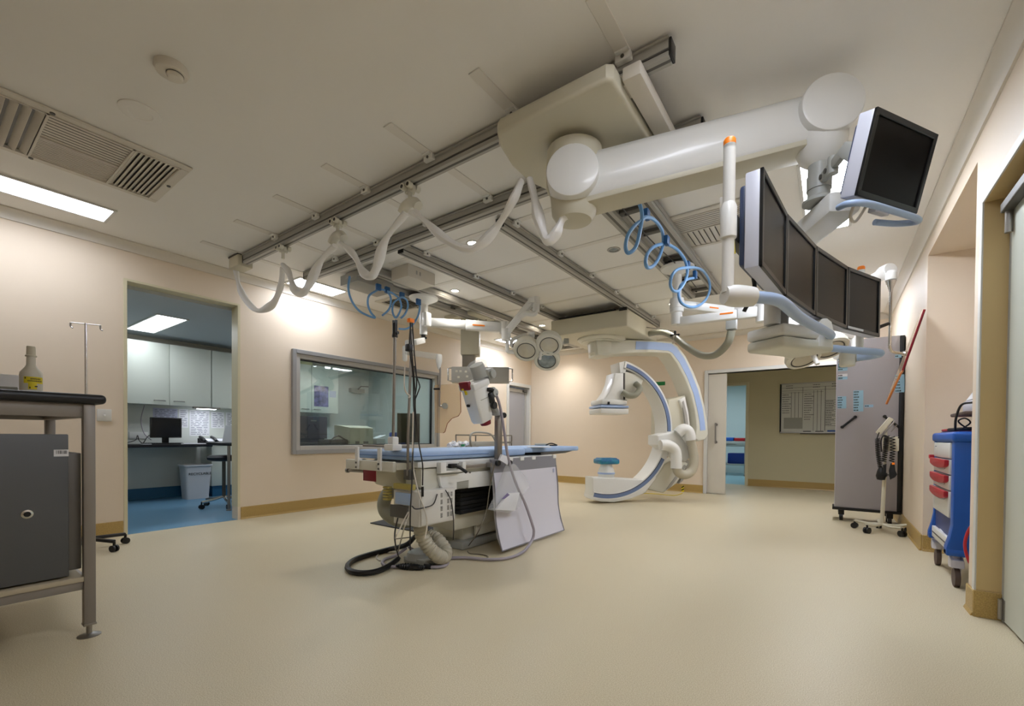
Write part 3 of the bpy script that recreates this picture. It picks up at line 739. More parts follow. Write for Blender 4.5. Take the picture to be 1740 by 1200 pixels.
# rack frame behind the row
b = new()
for (o_, c, ux, uz, n, W, Hh) in bz: add_obox(b, c-n*.10, ux, n, uz, W*.96, .035, .1, .006)
obj('rack_rail', b, 'alu_dark', MS)
b = new(); c = bz[2][1]; n = bz[2][4]; add_rect_tube(b, c-n*.11, V(c0.x, c0.y, c.z), .06, .06, (0, 0, 1)); add_rect_tube(b, V(c0.x-.01, c0.y+.01, 2.08), V(c0.x-.01, c0.y+.01, 2.12), .08, .08, (1, 0, 0)); obj('rack_bracket', b, 'alu_grey', MS)
(o_, c, ux, uz, n, W, Hh) = bz[0]
b = new(); q = c-n*.09-ux*.19
add_obox(b, q+uz*.06-ux*.02-n*.02, ux, n, uz, .05, .04, .09, .004); obj('connector_box', b, 'cart_white', MS)
b = new(); add_tube(b, [q+uz*.03, q-uz*.03-ux*.02, q-uz*.1], .006, 8); add_tube(b, [q+uz*.03-ux*.015, q-uz*.05-ux*.035, q-uz*.12-ux*.01], .005, 8); obj('video_cable', b, 'yellow', MS)
b = new(); add_tube(b, [c-n*.07-uz*.12, c-n*.06-uz*.2-ux*.02, c-n*.1-uz*.27], .008, 8); obj('power_cable', b, 'black', MS)
# strip under the farthest monitor
(o_, c, ux, uz, n, W, Hh) = bz[3]
b = new(); add_obox(b, c-uz*(Hh/2-.012)-ux*.1+n*.011, ux, n, uz, .17, .002, .012); obj('label_strip', b, 'paper', o_, label='pale label strip')
# single tilted monitor
k = .43/.42
T4 = [O+(Vector(p)-O)*k for p in ((.122, 2.088, 2.201), (.332, 2.451, 2.22), (.26, 2.466, 1.941), (.05, 2.103, 1.922))]
(sm, c, ux, uz, n, W, Hh) = monitor(*T4, 'single tilted monitor hanging above the row beside the ceiling light', led=0.0, thick=.055)
b = new(); add_rect_tube(b, hm, c-n*.06, .06, .06, (0, 0, 1), .01); obj('hinge_head', b, 'med_grey', MS)
b = new(); bt = -Hh/2-.028
add_tube(b, [c-ux*W*.46+uz*bt-n*.06, c-ux*W*.52+uz*bt-n*.01, c-ux*W*.42+uz*bt+n*.03, c+uz*bt+n*.035, c+ux*W*.42+uz*bt+n*.03, c+ux*W*.55+uz*bt+n*.0, c+ux*W*.5+uz*bt-n*.06, c+ux*W*.3+uz*bt-n*.1], .013, 12); obj('grip_tube', b, 'handle_blue', sm)
b = new(); add_tube(b, [c-n*.06+uz*(bt+.05)-ux*.1, c-n*.08+uz*(bt-.01)-ux*.08, c-n*.09+uz*(bt-.02)-ux*.02, c-n*.07+uz*(bt+.05)], .006, 8); obj('cable_loop', b, 'cable_white', sm)
b = new(); add_obox(b, c+uz*(bt+.012)-n*.02, ux, n, uz, .1, .03, .03, .004); obj('grip_bracket', b, 'monitor_side', sm)
# ================================================================== C-ARM
TC = at(1030, 590, 6.62)                                  # turntable centre
ea = math.radians(50); CE = V(math.cos(ea), math.sin(ea), 0); CN = V(math.sin(ea), -math.cos(ea), 0)   # in-plane axis, normal to the camera side
def cp(px, py, off=0.0): return onp(px, py, V(TC.x, TC.y, 0)+CN*off, CN)
CA = empty('c_arm', (TC.x, TC.y, 2.5), 'large white ceiling hung C-arm with blue inlay standing before the far wall', 'c-arm')
# carriage between the two rails
b = new(); add_box(b, (-3.44, 5.74, 2.5), (-2.245, 7.0, 2.74), .02, 3); obj('carriage', b, 'med_beige', CA)
b = new(); add_box(b, (-3.3, 5.735, 2.744), (-2.42, 5.78, 2.756)); add_box(b, (-2.36, 5.73, 2.715), (-2.25, 5.76, 2.756), .003); obj('bumper', b, 'black', CA)
b = new(); add_lathe(b, (TC.x-CN.x*.17, TC.y-CN.y*.17, 2.5), [(.36, 0), (.36, .02), (.33, .045), (.3, .05), (.3, .06)], (0, 0, -1), 40); obj('turntable', b, 'med_cream', CA)
# L-shaped arm: front face traced in the plane of the arm
W_ = .34
outer = [(1013, 577), (1060, 577), (1100, 578), (1143, 581), (1152, 588), (1166, 606), (1179, 632), (1190, 660), (1198, 692), (1203, 722), (1204, 738), (1199, 747), (1188, 750)]
inner = [(1181, 745), (1184, 728), (1181, 700), (1174, 670), (1163, 642), (1150, 617), (1139, 602), (1134, 600), (1100, 599), (1060, 600), (1030, 605), (1016, 603)]
b = new(); add_prism(b, [cp(x, y) for x, y in outer+inner], -CN*W_, .018, 3); obj('l_arm', b, 'med_cream', CA)
b = new()
o1 = [(1081, 580), (1112, 581), (1141, 584), (1150, 591), (1163, 609), (1175, 634), (1186, 662), (1194, 693), (1198, 720), (1199, 731)]
i1 = [(1190, 732), (1189, 718), (1186, 700), (1179, 670), (1168, 641), (1155, 616), (1143, 600), (1136, 596), (1110, 594), (1080, 594)]
add_prism(b, [cp(x, y, .006) for x, y in o1+i1], -CN*.012); obj('blue_inlay', b, 'c_blue', CA, label='pale blue inlaid stripe')
b = new(); tq = TC-CN*.17; add_lathe(b, V(tq.x, tq.y, 2.45), [(.17, 0), (.19, .02), (.19, .17), (.16, .2), (0, .2)], (0, 0, -1), 36); obj('pivot_drum', b, 'med_cream', CA)
# hub at the foot of the L
hub = cp(1176, 738, .0); hz = hub.z
b = new(); add_lathe(b, hub-CN*.17-CE*.02, [(.1, 0), (.17, .03), (.19, .1), (.19, .16), (.16, .24), (.1, .28)], -CE, 32); obj('hub', b, 'med_white', CA)
# the C ring: outer circle
cc = cp(1036.4, 730.1); R1, T = 1.072, .33; R0 = R1-.115
thT = math.atan2((cp(1063, 615)-cc).z, (cp(1063, 615)-cc).dot(CE)); thB = math.atan2((cp(1007, 847)-cc).z, (cp(1007, 847)-cc).dot(CE))
def arcp(r, a, off=0): return cc+CE*(r*math.cos(a))+V(0, 0, r*math.sin(a))+CN*off
def arc_poly(r0, r1, a0, a1, n=40, off=0): return [arcp(r1, a0+(a1-a0)*i/n, off) for i in range(n+1)]+[arcp(r0, a1+(a0-a1)*i/n, off) for i in range(n+1)]
def arc_sweep(b, prof, a0, a1, n=56):
    """prof: (radius, offset) closed section swept along the arc"""
    rs = []
    for i in range(n+1):
        a = a0+(a1-a0)*i/n; rs.append([b.verts.new(arcp(r, a, o)) for r, o in prof])
    k = len(prof)
    for P, Q in zip(rs, rs[1:]):
        for i in range(k): j = (i+1) % k; b.faces.new((P[i], P[j], Q[j], Q[i]))
    b.faces.new(rs[0][::-1]); b.faces.new(rs[-1]); bmesh.ops.recalc_face_normals(b, faces=b.faces); return b
a0, a1 = thB, thT
b = new(); arc_sweep(b, [(R0+.01, 0), (R1-.01, 0), (R1, -.012), (R1, -T+.012), (R1-.01, -T), (R0+.01, -T), (R0, -T+.012), (R0, -.012)], a0, a1); obj('c_ring', b, 'med_white', CA)
for u, v_ in ((thB+.005, math.radians(-26)), (math.radians(-1), a1-.03)):
    b = new(); arc_sweep(b, [(R0+.02, .004), (R1-.034, .004), (R1-.034, -.01), (R0+.02, -.01)], u, v_); tr = obj('track', b, 'track_blue', CA, label='blue grey running track')
    b = new(); arc_sweep(b, [(R0+.018, .007), (R0+.026, .007), (R0+.026, -.01), (R0+.018, -.01)], u, v_); obj('track_edge', b, 'track_dark', tr)
# lower housing with the X-ray tube
b = new(); fill = [cp(*p) for p in ((1008, 812), (1050, 813), (1096, 816), (1108, 806), (1116, 812), (1097, 838), (1070, 849), (1044, 854), (1022, 853), (1008, 850))]
add_prism(b, [p+CN*-.006 for p in fill], -CN*(T-.03), .015, 3); obj('tube_housing', b, 'med_white', CA)
tb = cp(1030, 812, -.15)
def scale_at(p): return (p-O).dot(FW)/F
s = scale_at(tb)
b = new(); add_lathe(b, tb-V(0, 0, .03), [(13.5*s, 0), (13.5*s, 8*s), (14.2*s, 9*s), (14.2*s, 12*s), (13.5*s, 13*s), (13.2*s, 17*s), (11*s, 21*s), (9.5*s, 25*s), (9.5*s, 30*s)], (0, 0, 1), 36); obj('collimator', b, 'med_white', CA)
b = new(); add_lathe(b, tb-V(0, 0, .03), [(14.3*s, 10*s), (14.4*s, 10.3*s), (14.4*s, 12.5*s), (14.3*s, 12.8*s)], (0, 0, 1), 36); obj('collimator_band', b, 'c_blue', CA)
b = new(); add_obox(b, tb+V(0, 0, 28*s), CE, CN, V(0, 0, 1), 36*s, 30*s, 9*s, .03, 3); add_obox(b, tb+V(0, 0, 32*s), CE, CN, V(0, 0, 1), 30*s, 24*s, 4*s, .02, 2); obj('tube_cover', b, 'teal_pad', CA, label='blue wrapped tube cover')
# detector arm at the top
b = new(); add_prism(b, [cp(x, y, -.02) for x, y in ((1052, 616), (1064, 613), (1067, 625), (1062, 634), (1054, 634))], -CN*(T-.03), .015, 2); obj('ring_end', b, 'med_white', CA)
b = new(); add_prism(b, [cp(x, y, -.03) for x, y in ((1061, 631), (1084, 636), (1095, 644), (1082, 670), (1061, 686))], -CN*.24, .012, 2); obj('detector_carriage', b, 'med_cream', CA)
b = new(); add_prism(b, [cp(x, y, .03) for x, y in ((1045, 634), (1060, 634), (1060, 688), (1048, 688), (1024, 683), (1028, 676), (1036, 665), (1042, 650))], -CN*.3, .02, 3); obj('detector_arm', b, 'med_white', CA)
b = new(); add_prism(b, [cp(x, y, .034) for x, y in ((1060.2, 634), (1062.2, 634), (1062.2, 686), (1060.2, 686))], -CN*.05); obj('arm_slot', b, 'alu_dark', CA)
dt = cp(1034, 690, -.12); s = scale_at(dt)
b = new(); add_obox(b, dt+V(0, 0, 5*s), CE, CN, V(0, 0, 1), .42, .4, .08, .02, 2); add_obox(b, dt+V(0, 0, -10*s), CE, CN, V(0, 0, 1), .46, .42, .08, .015, 2); obj('detector', b, 'med_white', CA)
b = new(); add_obox(b, dt+V(0, 0, -2.5*s), CE, CN, V(0, 0, 1), .462, .422, .035, .008, 1); obj('detector_band', b, 'c_blue', CA)
b = new(); add_obox(b, dt+V(0, 0, 3*s)-CE*.1+CN*.2, CE, CN, V(0, 0, 1), .03, .03, .04, .004, 1); obj('detector_button', b, 'black', CA)
b = new(); add_tube(b, [cp(1057, 666, .06), cp(1068, 672, .1), cp(1080, 671, .12), cp(1087, 660, .08), cp(1080, 652, .0)], .045, 12); obj('detector_hose', b, 'hose_grey', CA)
# carrier behind the ring, elbows and cable hose
b = new(); add_prism(b, [cp(x, y, -.05) for x, y in ((1136, 680), (1165, 672), (1168, 690), (1174, 735), (1172, 770), (1135, 745))], -CN*.5, .02, 3); obj('carrier', b, 'med_beige', CA)
b = new(); add_prism(b, [cp(x, y, .0) for x, y in ((1155, 680), (1164, 674), (1170, 700), (1174, 735), (1168, 742), (1163, 700))], -CN*.12, .01, 2); obj('carrier_rim', b, 'med_white', CA)
b = new(); add_prism(b, [cp(x, y, -.02) for x, y in ((1157, 684), (1160, 681), (1166, 705), (1169, 730), (1165, 733), (1161, 703))], CN*.024); obj('carrier_slot', b, 'alu_grey', CA)
b = new(); add_prism(b, [cp(x, y, .06) for x, y in ((1118, 740), (1150, 732), (1172, 760), (1176, 775), (1165, 786), (1140, 770), (1118, 756))], -CN*.3, .03, 3); obj('ring_clamp', b, 'med_white', CA)
b = new(); add_prism(b, [cp(x, y, -.22) for x, y in ((1127, 790), (1150, 778), (1170, 788), (1150, 822), (1127, 838), (1098, 831))], -CN*.24, .02, 3); obj('rear_cover', b, 'med_cream', CA)
b = new(); add_prism(b, [cp(x, y, -.21) for x, y in ((1163, 790), (1167, 792), (1138, 830), (1132, 832))], -CN*.1); add_prism(b, [cp(x, y, -.21) for x, y in ((1172, 782), (1176, 784), (1160, 818), (1154, 822))], -CN*.1); obj('rear_rib', b, 'alu_grey', CA)
b = new(); add_tube(b, [cp(1122, 757, .14), cp(1136, 757, .16), cp(1147, 766, .17), cp(1149, 782, .17), cp(1149, 796, .17)], .082, 16); obj('elbow', b, 'med_white', CA)
b = new(); add_tube(b, [cp(1152, 737, .1), cp(1160, 730, .13), cp(1168, 732, .15), cp(1172, 740, .16), cp(1173, 748, .16)], .085, 16); obj('elbow', b, 'med_white', CA)
b = new(); add_tube(b, [cp(1149, 794, .17), cp(1153, 803, .17), cp(1163, 807, .17), cp(1174, 801, .17), cp(1179, 785, .17), cp(1177, 765, .16), cp(1172, 745, .16)], .07, 14); obj('cable_hose', b, 'hose_light', CA)
# ceiling hose from the carriage to its hanger
b = new()
hp = [at(1098, 568, 6.75), at(1125, 568, 6.3), at(1147, 574, 5.8), at(1165, 588, 5.5), at(1190, 603, 5.2), at(1215, 603, 4.95), at(1236, 584, 4.75), at(1243, 562, 4.7)]
for p in hp[:2]: p.z = max(p.z, 2.5)
add_tube(b, hp, .04, 14)
single('grey_hose', b, 'hose_grey', 'fat grey hose sagging from the C-arm carriage towards the right lamp arm', 'hose', base=hp[0])
hq = at(1243, 556, 4.72)
o = empty('hose_hanger', hq, 'clear bracket holding the end of the fat grey ceiling hose', 'hose hanger')
b = new(); add_box(b, (hq.x-.05, hq.y-.05, hq.z-.03), (hq.x+.05, hq.y+.05, hq.z+.1), .01); obj('block', b, 'med_grey', o)
b = new(); add_tube(b, [(hq.x, hq.y, hq.z+.1), (hq.x, hq.y, H)], .012, 8, smooth=False); obj('drop_rod', b, 'med_grey', o)
hq = at(1147, 572, 5.8)
o = empty('hose_clamp', hq, 'black clamp with white hook around the fat grey hose', 'hose clamp')
b = new(); add_box(b, (hq.x-.06, hq.y-.02, hq.z+.005), (hq.x+.06, hq.y+.02, hq.z+.03), .006); add_cyl(b, hq+V(0, 0, .02), hq+V(0, 0, .07), .016); obj('clamp', b, 'black', o)
b = new(); add_tube(b, [hq+V(.0, -.05, .0), hq+V(.01, -.06, -.05), hq+V(-.01, -.05, -.1)], .014, 8); obj('hook', b, 'cable_white', o)
b = new(); q = at(1115, 566, 6.5); add_tube(b, [V(-2.25, q.y, 2.64), hq+V(0, 0, .075)], .006, 6, smooth=False); obj('stay_wire', b, 'steel', o)
# ================================================================== PATIENT TABLE
PT = empty('patient_table', (-2.75, 3.2, 0), 'long patient table with blue mattress in the middle of the room', 'patient table')
X0, X1 = -3.04, -2.42
# base
b = new(); add_box(b, (-3.08, 2.86, 0), (-2.58, 3.75, .075), .02, 2); obj('base_plate', b, 'med_grey', PT)
b = new(); add_box(b, (-3.02, 2.93, .07), (-2.64, 3.66, .23), .012); add_box(b, (-2.62, 3.05, .1), (-2.585, 3.45, .2), .006); obj('base_foot', b, 'med_cream', PT)
b = new(); add_box(b, (-3.05, 2.72, .2), (-2.55, 3.7, .345), .015); obj('base_cover', b, 'med_beige', PT)
b = new()
for k in range(6): add_box(b, (-3.03+.004*(k % 2), 2.74+.01*(k % 2), .34+k*.036), (-2.5-.012*(k % 2), 3.62, .376+k*.036), .006, 1)
obj('bellows', b, 'bellows', PT)
# carriage body under the top
b = new(); add_prism(b, [(X0+.02, y, z) for y, z in ((2.17, .755), (2.2, .68), (2.28, .6), (2.42, .555), (4.0, .545), (4.0, .755))], (.36, 0, 0), .015, 2); obj('table_body', b, 'med_beige', PT)
b = new(); add_prism(b, [(X1-.2, y, z) for y, z in ((2.25, .755), (2.25, .62), (2.32, .57), (3.2, .56), (3.26, .575), (3.36, .64), (3.62, .66), (3.62, .755))], (.18, 0, 0), .012, 2); obj('table_side', b, 'med_cream', PT)
b = new(); add_prism(b, [(X1-.02, y, z) for y, z in ((2.4, .7), (2.42, .62), (2.46, .575), (2.55, .56), (2.6, .575), (2.6, .63), (2.74, .635), (2.74, .57), (3.19, .565), (3.25, .58), (3.36, .65), (3.36, .7))], (.03, 0, 0), .006, 2); obj('side_cover', b, 'med_white', PT)
b = new(); add_box(b, (X1-.05, 2.6, .575), (X1+.004, 2.74, .64), .004); obj('side_recess', b, 'plastic_grey', PT)
# table top and far board
b = new(); add_prism(b, [(X0, 2.32, .81), (X0, 4.1, .81), (X1, 4.1, .81), (X1, 2.26, .81), (X1-.03, 2.22, .81), (X0+.03, 2.26, .81)], (0, 0, -.05), .012, 2); obj('table_top', b, 'med_white', PT)
b = new(); add_prism(b, [(X0+.04, 3.9, .805), (X1-.02, 3.9, .805), (X1-.03, 4.45, .815), (X1-.08, 4.74, .835), (X0+.1, 4.74, .835), (X0+.04, 4.4, .815)], (0, 0, .03), .008); obj('foot_board', b, 'alu_dark', PT)
# mattress
b = new(); add_box(b, (X0-.02, 2.14, .818), (X1+.005, 3.58, .886), .018, 3); obj('mattress', b, 'mattress', PT)
b = new(); add_box(b, (X0+.0, 3.585, .838), (X1-.01, 4.73, .89), .016, 3); obj('mattress_end', b, 'mattress', PT)
b = new(); add_box(b, (X0-.012, 2.132, .846), (X1+.012, 3.0, .853), .002, 1); obj('mattress_seam', b, 'mattress_dark', PT)
# near end plate with two uprights and gas spring ends
b = new(); add_box(b, (X0-.06, 2.06, .735), (X1-.11, 2.09, .81), .006); add_box(b, (X0-.03, 2.09, .75), (X1-.11, 2.25, .8), .004); obj('end_plate', b, 'med_cream', PT)
for x in (-2.94, -2.67):
    b = new(); add_box(b, (x-.018, 2.045, .74), (x+.018, 2.062, .91), .003)
    u = obj('upright', b, 'med_white', PT)
    for z in (.755, .79):
        b = new(); add_disc(b, (x, 2.044, z), (0, -1, 0), .008, .004, 12); obj('screw', b, 'alu_dark', u)
b = new(); add_cyl(b, (X0-.1, 2.2, .775), (X0-.02, 2.2, .775), .035); obj('end_knob', b, 'med_grey', PT)
b = new(); add_cyl(b, (X0-.04, 2.08, .72), (X0+.12, 2.1, .72), .012); add_disc(b, (X0-.05, 2.08, .72), (-1, 0, 0), .02, .02, 12); obj('end_bar', b, 'steel', PT)
b = new(); add_box(b, (-2.88, 2.064, .655), (-2.73, 2.07, .737), .001); obj('warning_flap', b, 'dark_red', PT, label='dark red plastic flap')
b = new(); add_box(b, (X0-.04, 2.2, .905), (X1-.12, 2.212, .925), .003); obj('end_rail', b, 'steel', PT)
# side accessory rail
b = new(); add_box(b, (X1+.02, 2.58, .735), (X1+.032, 3.95, .765), .003)
for y in (2.62, 3.05, 3.5, 3.9): add_cyl(b, (X1-.01, y, .75), (X1+.02, y, .75), .01, .01, 10)
obj('side_rail', b, 'steel', PT)
b = new(); add_box(b, (X1+.0, 2.38, .715), (X1+.05, 2.44, .8), .006); add_box(b, (X1+.0, 2.44, .715), (X1+.045, 2.62, .735), .004); add_box(b, (X1+.01, 2.62, .735), (X1+.05, 2.66, .795), .004); obj('rail_bracket', b, 'med_white', PT)
b = new(); add_tube(b, [(X1+.06, 2.52, .77), (X1+.09, 2.56, .745), (X1+.11, 2.6, .715)], .012, 8); add_box(b, (X1+.03, 2.47, .75), (X1+.07, 2.54, .785), .006); obj('lock_lever', b, 'black', PT)
for y in (2.75, 3.28):
    b = new(); add_disc(b, (X1+.012, y, .7), (1, 0, 0), .008, .004, 10); obj('screw', b, 'alu_dark', PT)
b = new(); add_box(b, (X1+.011, 3.12, .628), (X1+.014, 3.25, .668), .001); bd_ = obj('badge', b, 'teal', PT, label='small teal badge')
b = new(); text_mesh(b, 'SIEMENS', (X1+.0145, 3.185, .648), (0, 1, 0), (0, 0, 1), .025, .0006); obj('badge_lettering', b, 'paper', bd_, False)
# vented white box hanging under the near end
b = new(); add_box(b, (-2.62, 2.14, .35), (-2.345, 2.5, .6), .008); add_box(b, (-2.35, 2.15, .36), (-2.328, 2.49, .605), .006); vb = obj('vented_box', b, 'cart_white', PT)
b = new()
for r_ in range(4):
    for y in (2.335, 2.405, 2.44):
        for t in range(5): add_box(b, (-2.329, y, .395+r_*.05+t*.007), (-2.3265, y+.02, .3985+r_*.05+t*.007))
obj('vent_slots', b, 'alu_dark', vb, False)
b = new(); add_box(b, (-2.64, 2.125, .4), (-2.45, 2.138, .49), .003); obj('grey_plate', b, 'alu_dark', vb)
b = new(); add_box(b, (-2.58, 2.122, .5), (-2.42, 2.138, .585), .003); obj('blue_plate', b, 'handle_blue', vb)
b = new()
for k in range(5): add_box(b, (-2.72, 2.12, .515+k*.022), (-2.66, 2.16, .529+k*.022), .003)
add_box(b, (-2.6, 2.12, .61), (-2.4, 2.16, .65), .004); obj('connectors', b, mat('pale_amber', 'b9aa5c', .5), vb)
# ribbed hoses of the table
b = new(); add_tube(b, [(-2.95, 2.5, .6), (-3.0, 2.38, .5), (-2.97, 2.34, .38), (-2.86, 2.4, .3), (-2.7, 2.5, .32)], .055, 14); obj('table_hose', b, 'hose_grey', PT)
b = new()
pth = [(-2.48, 2.27, .37), (-2.47, 2.28, .27), (-2.44, 2.32, .17), (-2.4, 2.37, .1), (-2.4, 2.44, .065), (-2.44, 2.5, .1), (-2.52, 2.5, .17), (-2.6, 2.48, .2)]
add_tube(b, pth, .055, 16, 14, radii=lambda t: .053+.004*math.sin(t*170)); obj('ribbed_hose', b, 'hose_light', PT)
b = new(); add_box(b, (-2.72, 2.32, 0), (-2.47, 2.6, .05), .012); add_lathe(b, (-2.63, 2.42, .03), [(.12, 0), (.1, .05), (.05, .07)]); obj('floor_outlet', b, 'med_grey', PT)
# lead curtain on the side
LC = empty('lead_curtain', (-2.2, 3.6, .03), 'white lead curtain panel hanging from the side of the patient table', 'lead curtain')
b = new(); add_prism(b, [(x, 2.97, z) for x, z in ((-2.36, .73), (-2.34, .73), (-2.315, .5), (-2.305, .3), (-2.275, .15), (-2.23, .035), (-2.245, .03), (-2.295, .14), (-2.325, .3), (-2.34, .5))], (0, 1.06, 0), .004, 1); obj('panel', b, 'lilac_white', LC)
b = new(); add_prism(b, [(x, 2.965, z) for x, z in ((-2.375, .8), (-2.345, .8), (-2.335, .685), (-2.365, .685))], (0, 1.08, 0), .004, 1); obj('top_band', b, 'curtain_grey', LC, label='grey top band')
for y in (2.966, 4.03):
    b = new(); add_tube(b, [(-2.335, y, .7), (-2.31, y, .5), (-2.302, y, .3), (-2.27, y, .15), (-2.23, y, .032)], .006, 8); obj('edge_piping', b, 'curtain_grey', LC)
b = new(); add_tube(b, [(-2.235, 2.97, .032), (-2.235, 4.03, .032)], .007, 8, smooth=False); obj('edge_piping', b, 'curtain_grey', LC)
for y in (3.2, 3.38, 3.58, 3.98):
    b = new(); add_box(b, (-2.36, y, .775), (-2.335, y+.06, .812), .004); obj('hook', b, 'med_white', LC)
b = new(); add_box(b, (-2.326, 3.955, .63), (-2.322, 3.98, .67)); obj('care_label', b, 'paper_lilac', LC)

# poles clamped to the table
def pole(px, z0, z1, r, Y=None, X=-2.5): pass
o = empty('drip_pole', (-2.67, 2.1, .9), 'chrome pole with black grip standing on the near end of the patient table', 'pole')
q0, q1 = onY(668, 752, 2.13), onY(671, 571, 2.13); q0.z = .9
b = new(); add_box(b, (q0.x-.045, 2.08, .888), (q0.x+.055, 2.17, .935), .008); add_box(b, (q0.x-.03, 2.1, .93), (q0.x+.03, 2.16, .99), .01); obj('clamp', b, 'med_white', o)
b = new(); add_tube(b, [V(q0.x, 2.13, .93), q1], .0105, 12, smooth=False); add_tube(b, [V(q1.x-.002, 2.13, q1.z-.2), q1+V(0, 0, .02)], .0125, 12, smooth=False); obj('shaft', b, 'steel', o)
b = new(); add_lathe(b, q1+V(0, 0, -.01), [(.02, 0), (.022, .01), (.018, .03), (.019, .1), (.013, .105)], (0, 0, 1), 16); add_box(b, (q1.x-.017, 2.12, q1.z+.09), (q1.x-.008, 2.14, q1.z+.115)); add_box(b, (q1.x+.008, 2.12, q1.z+.09), (q1.x+.017, 2.14, q1.z+.115)); obj('grip', b, 'black', o)
b = new(); add_disc(b, q1+V(.02, 0, .02), (1, 0, 0), .012, .014, 12); obj('knob', b, 'black', o)
# ================================================================== SURGICAL LAMPS, SHIELDS, PENDANT
def lamp_head(root, centres, n, lensr, bodyr, thick, grey=None, hub=None):
    """domed trefoil head: one dome with lens per centre, facing n"""
    n = Vector(n).normalized(); c0 = sum(centres, Vector())/len(centres)
    b = new()
    for c in centres: add_lathe(b, c-n*thick, [(0, -.02), (bodyr*.55, -.012), (bodyr*.85, .02), (bodyr, thick*.6), (bodyr*.97, thick*.9), (bodyr*.86, thick), (lensr*1.12, thick*.97), (lensr*1.08, thick*.9), (0, thick*.88)], n, 32)
    add_lathe(b, c0-n*thick*.9, [(0, -.02), (bodyr*.7, 0), (bodyr*.75, thick*.7), (bodyr*.4, thick*.85), (0, thick*.86)], n, 24); obj('head_shell', b, 'med_cream', root)
    for i, c in enumerate(centres):
        b = new(); add_lathe(b, c-n*.012, [(lensr*1.08, 0), (lensr*1.08, .008), (lensr, .006), (lensr, 0)], n, 32); obj('lens_ring', b, 'alu_dark', root)
        b = new(); add_lathe(b, c-n*.012, [(lensr, .002), (lensr*.6, .012), (0, .017)], n, 32); obj('lens', b, 'lens_grey' if i == grey else 'lens', root)
    b = new(); add_cyl(b, c0-n*.03, c0+n*.13, .022, .018, 14); obj('sterile_handle', b, 'med_white', root)
# ---- left lamp on the left twin track
sx, sy = -4.285, 3.97
SL = empty('surgical_light', (sx, sy, 2.3), 'three domed surgical lamp hanging from the left twin ceiling track', 'surgical light', 'three domed surgical lamps')
b = new(); add_lathe(b, (sx, sy, 2.775), [(.19, 0), (.18, .02), (.08, .07), (.055, .09)], (0, 0, -1)); add_cyl(b, (sx, sy, 2.7), (sx, sy, 2.44), .055); add_cyl(b, (sx, sy, 2.44), (sx, sy, 2.30), .05); add_box(b, (sx, sy-.05, 2.4), (sx+.1, sy+.05, 2.58), .02); obj('mount_post', b, 'med_white', SL)
b = new(); add_cyl(b, (sx, sy, 2.3), (sx, sy, 2.27), .03); add_box(b, (sx-.04, sy-.012, 2.245), (sx+.05, sy+.012, 2.27)); obj('post_screw', b, 'black', SL)
j0 = at(735, 548, 5.72); j1 = at(857, 556, 5.9); j1.z = j0.z-.02
b = new(); m = j0.lerp(j1, .45)
add_rect_tube(b, V(sx, sy, j0.z), m, .07, .11, (0, 0, 1), .012); add_rect_tube(b, m, j1, .07, .13, (0, 0, 1), .012); add_cyl(b, j1+V(0, 0, -.08), j1+V(0, 0, .08), .06); obj('fixed_arm', b, 'med_white', SL)
b = new(); ad_ = (j1-j0).normalized(); s_ = V(ad_.y, -ad_.x, 0); add_obox(b, j0.lerp(j1, .63)+s_*.037+V(0, 0, .0), ad_, s_, V(0, 0, 1), .16, .003, .018); obj('orange_stripe', b, 'orange', SL)
tip = at(904, 512, 5.55); lo_ = at(860, 566, 5.8)
b = new(); add_rect_tube(b, lo_, tip, .06, .09, (0, 0, 1), .014); add_cyl(b, lo_+V(0, 0, -.1), lo_+V(0, 0, .05), .06); add_cyl(b, tip+V(0, 0, -.03), tip+V(0, 0, .04), .05); obj('spring_arm', b, 'med_white', SL)
b = new(); t2 = at(911, 512, 5.55); add_cyl(b, t2+V(0, 0, .05), t2+V(0, 0, -.13), .045); add_tube(b, [t2+V(0, 0, -.13), t2+V(-.03, -.02, -.16), at(893, 533, 5.6), at(882, 540, 5.65)], .035, 10); obj('parallel_link', b, 'med_white', SL)
b = new(); add_tube(b, [lo_+V(0, 0, -.06), at(862, 580, 5.8), at(862, 594, 5.8), at(866, 598, 5.8), at(878, 596, 5.85), at(873, 590, 5.95), at(869, 585, 6.0), at(872, 577, 6.0), at(890, 570, 5.95), at(903, 568, 5.9)], .026, 10); obj('yoke', b, 'med_white', SL)
nL = (-UP*.72-FW*.66-RT*.1).normalized(); P0 = at(917, 600, 5.75)
cs = [onp(x, y, P0, nL) for x, y in ((894, 597), (933, 588), (929, 614))]
lamp_head(SL, cs, nL, .112, .175, .15, grey=2)
b = new(); kq = at(902, 570, 5.85); add_cyl(b, kq-FW*.03+V(0, 0, -.05), kq-FW*.03+V(0, 0, .03), .05); add_disc(b, kq-FW*.085, -FW, .02, .01, 12); obj('head_pivot', b, 'med_white', SL)
b = new(); kq = at(962, 580, 5.85); add_obox(b, kq, RT, FW, UP, .07, .06, .07, .01); obj('head_bracket', b, 'plastic_grey', SL)
b = new(); d_ = (at(905, 572, 6.0)-at(868, 588, 6.0)); add_tube(b, [at(871, 590, 5.88), at(875, 582, 5.85), at(890, 577, 5.8), at(900, 577, 5.8)], .008, 6); add_tube(b, [at(908, 575, 5.8), at(915, 575, 5.8), at(930, 569, 5.8), at(945, 571, 5.8), at(953, 580, 5.8)], .008, 6); obj('trim_line', b, 'alu_dark', SL)

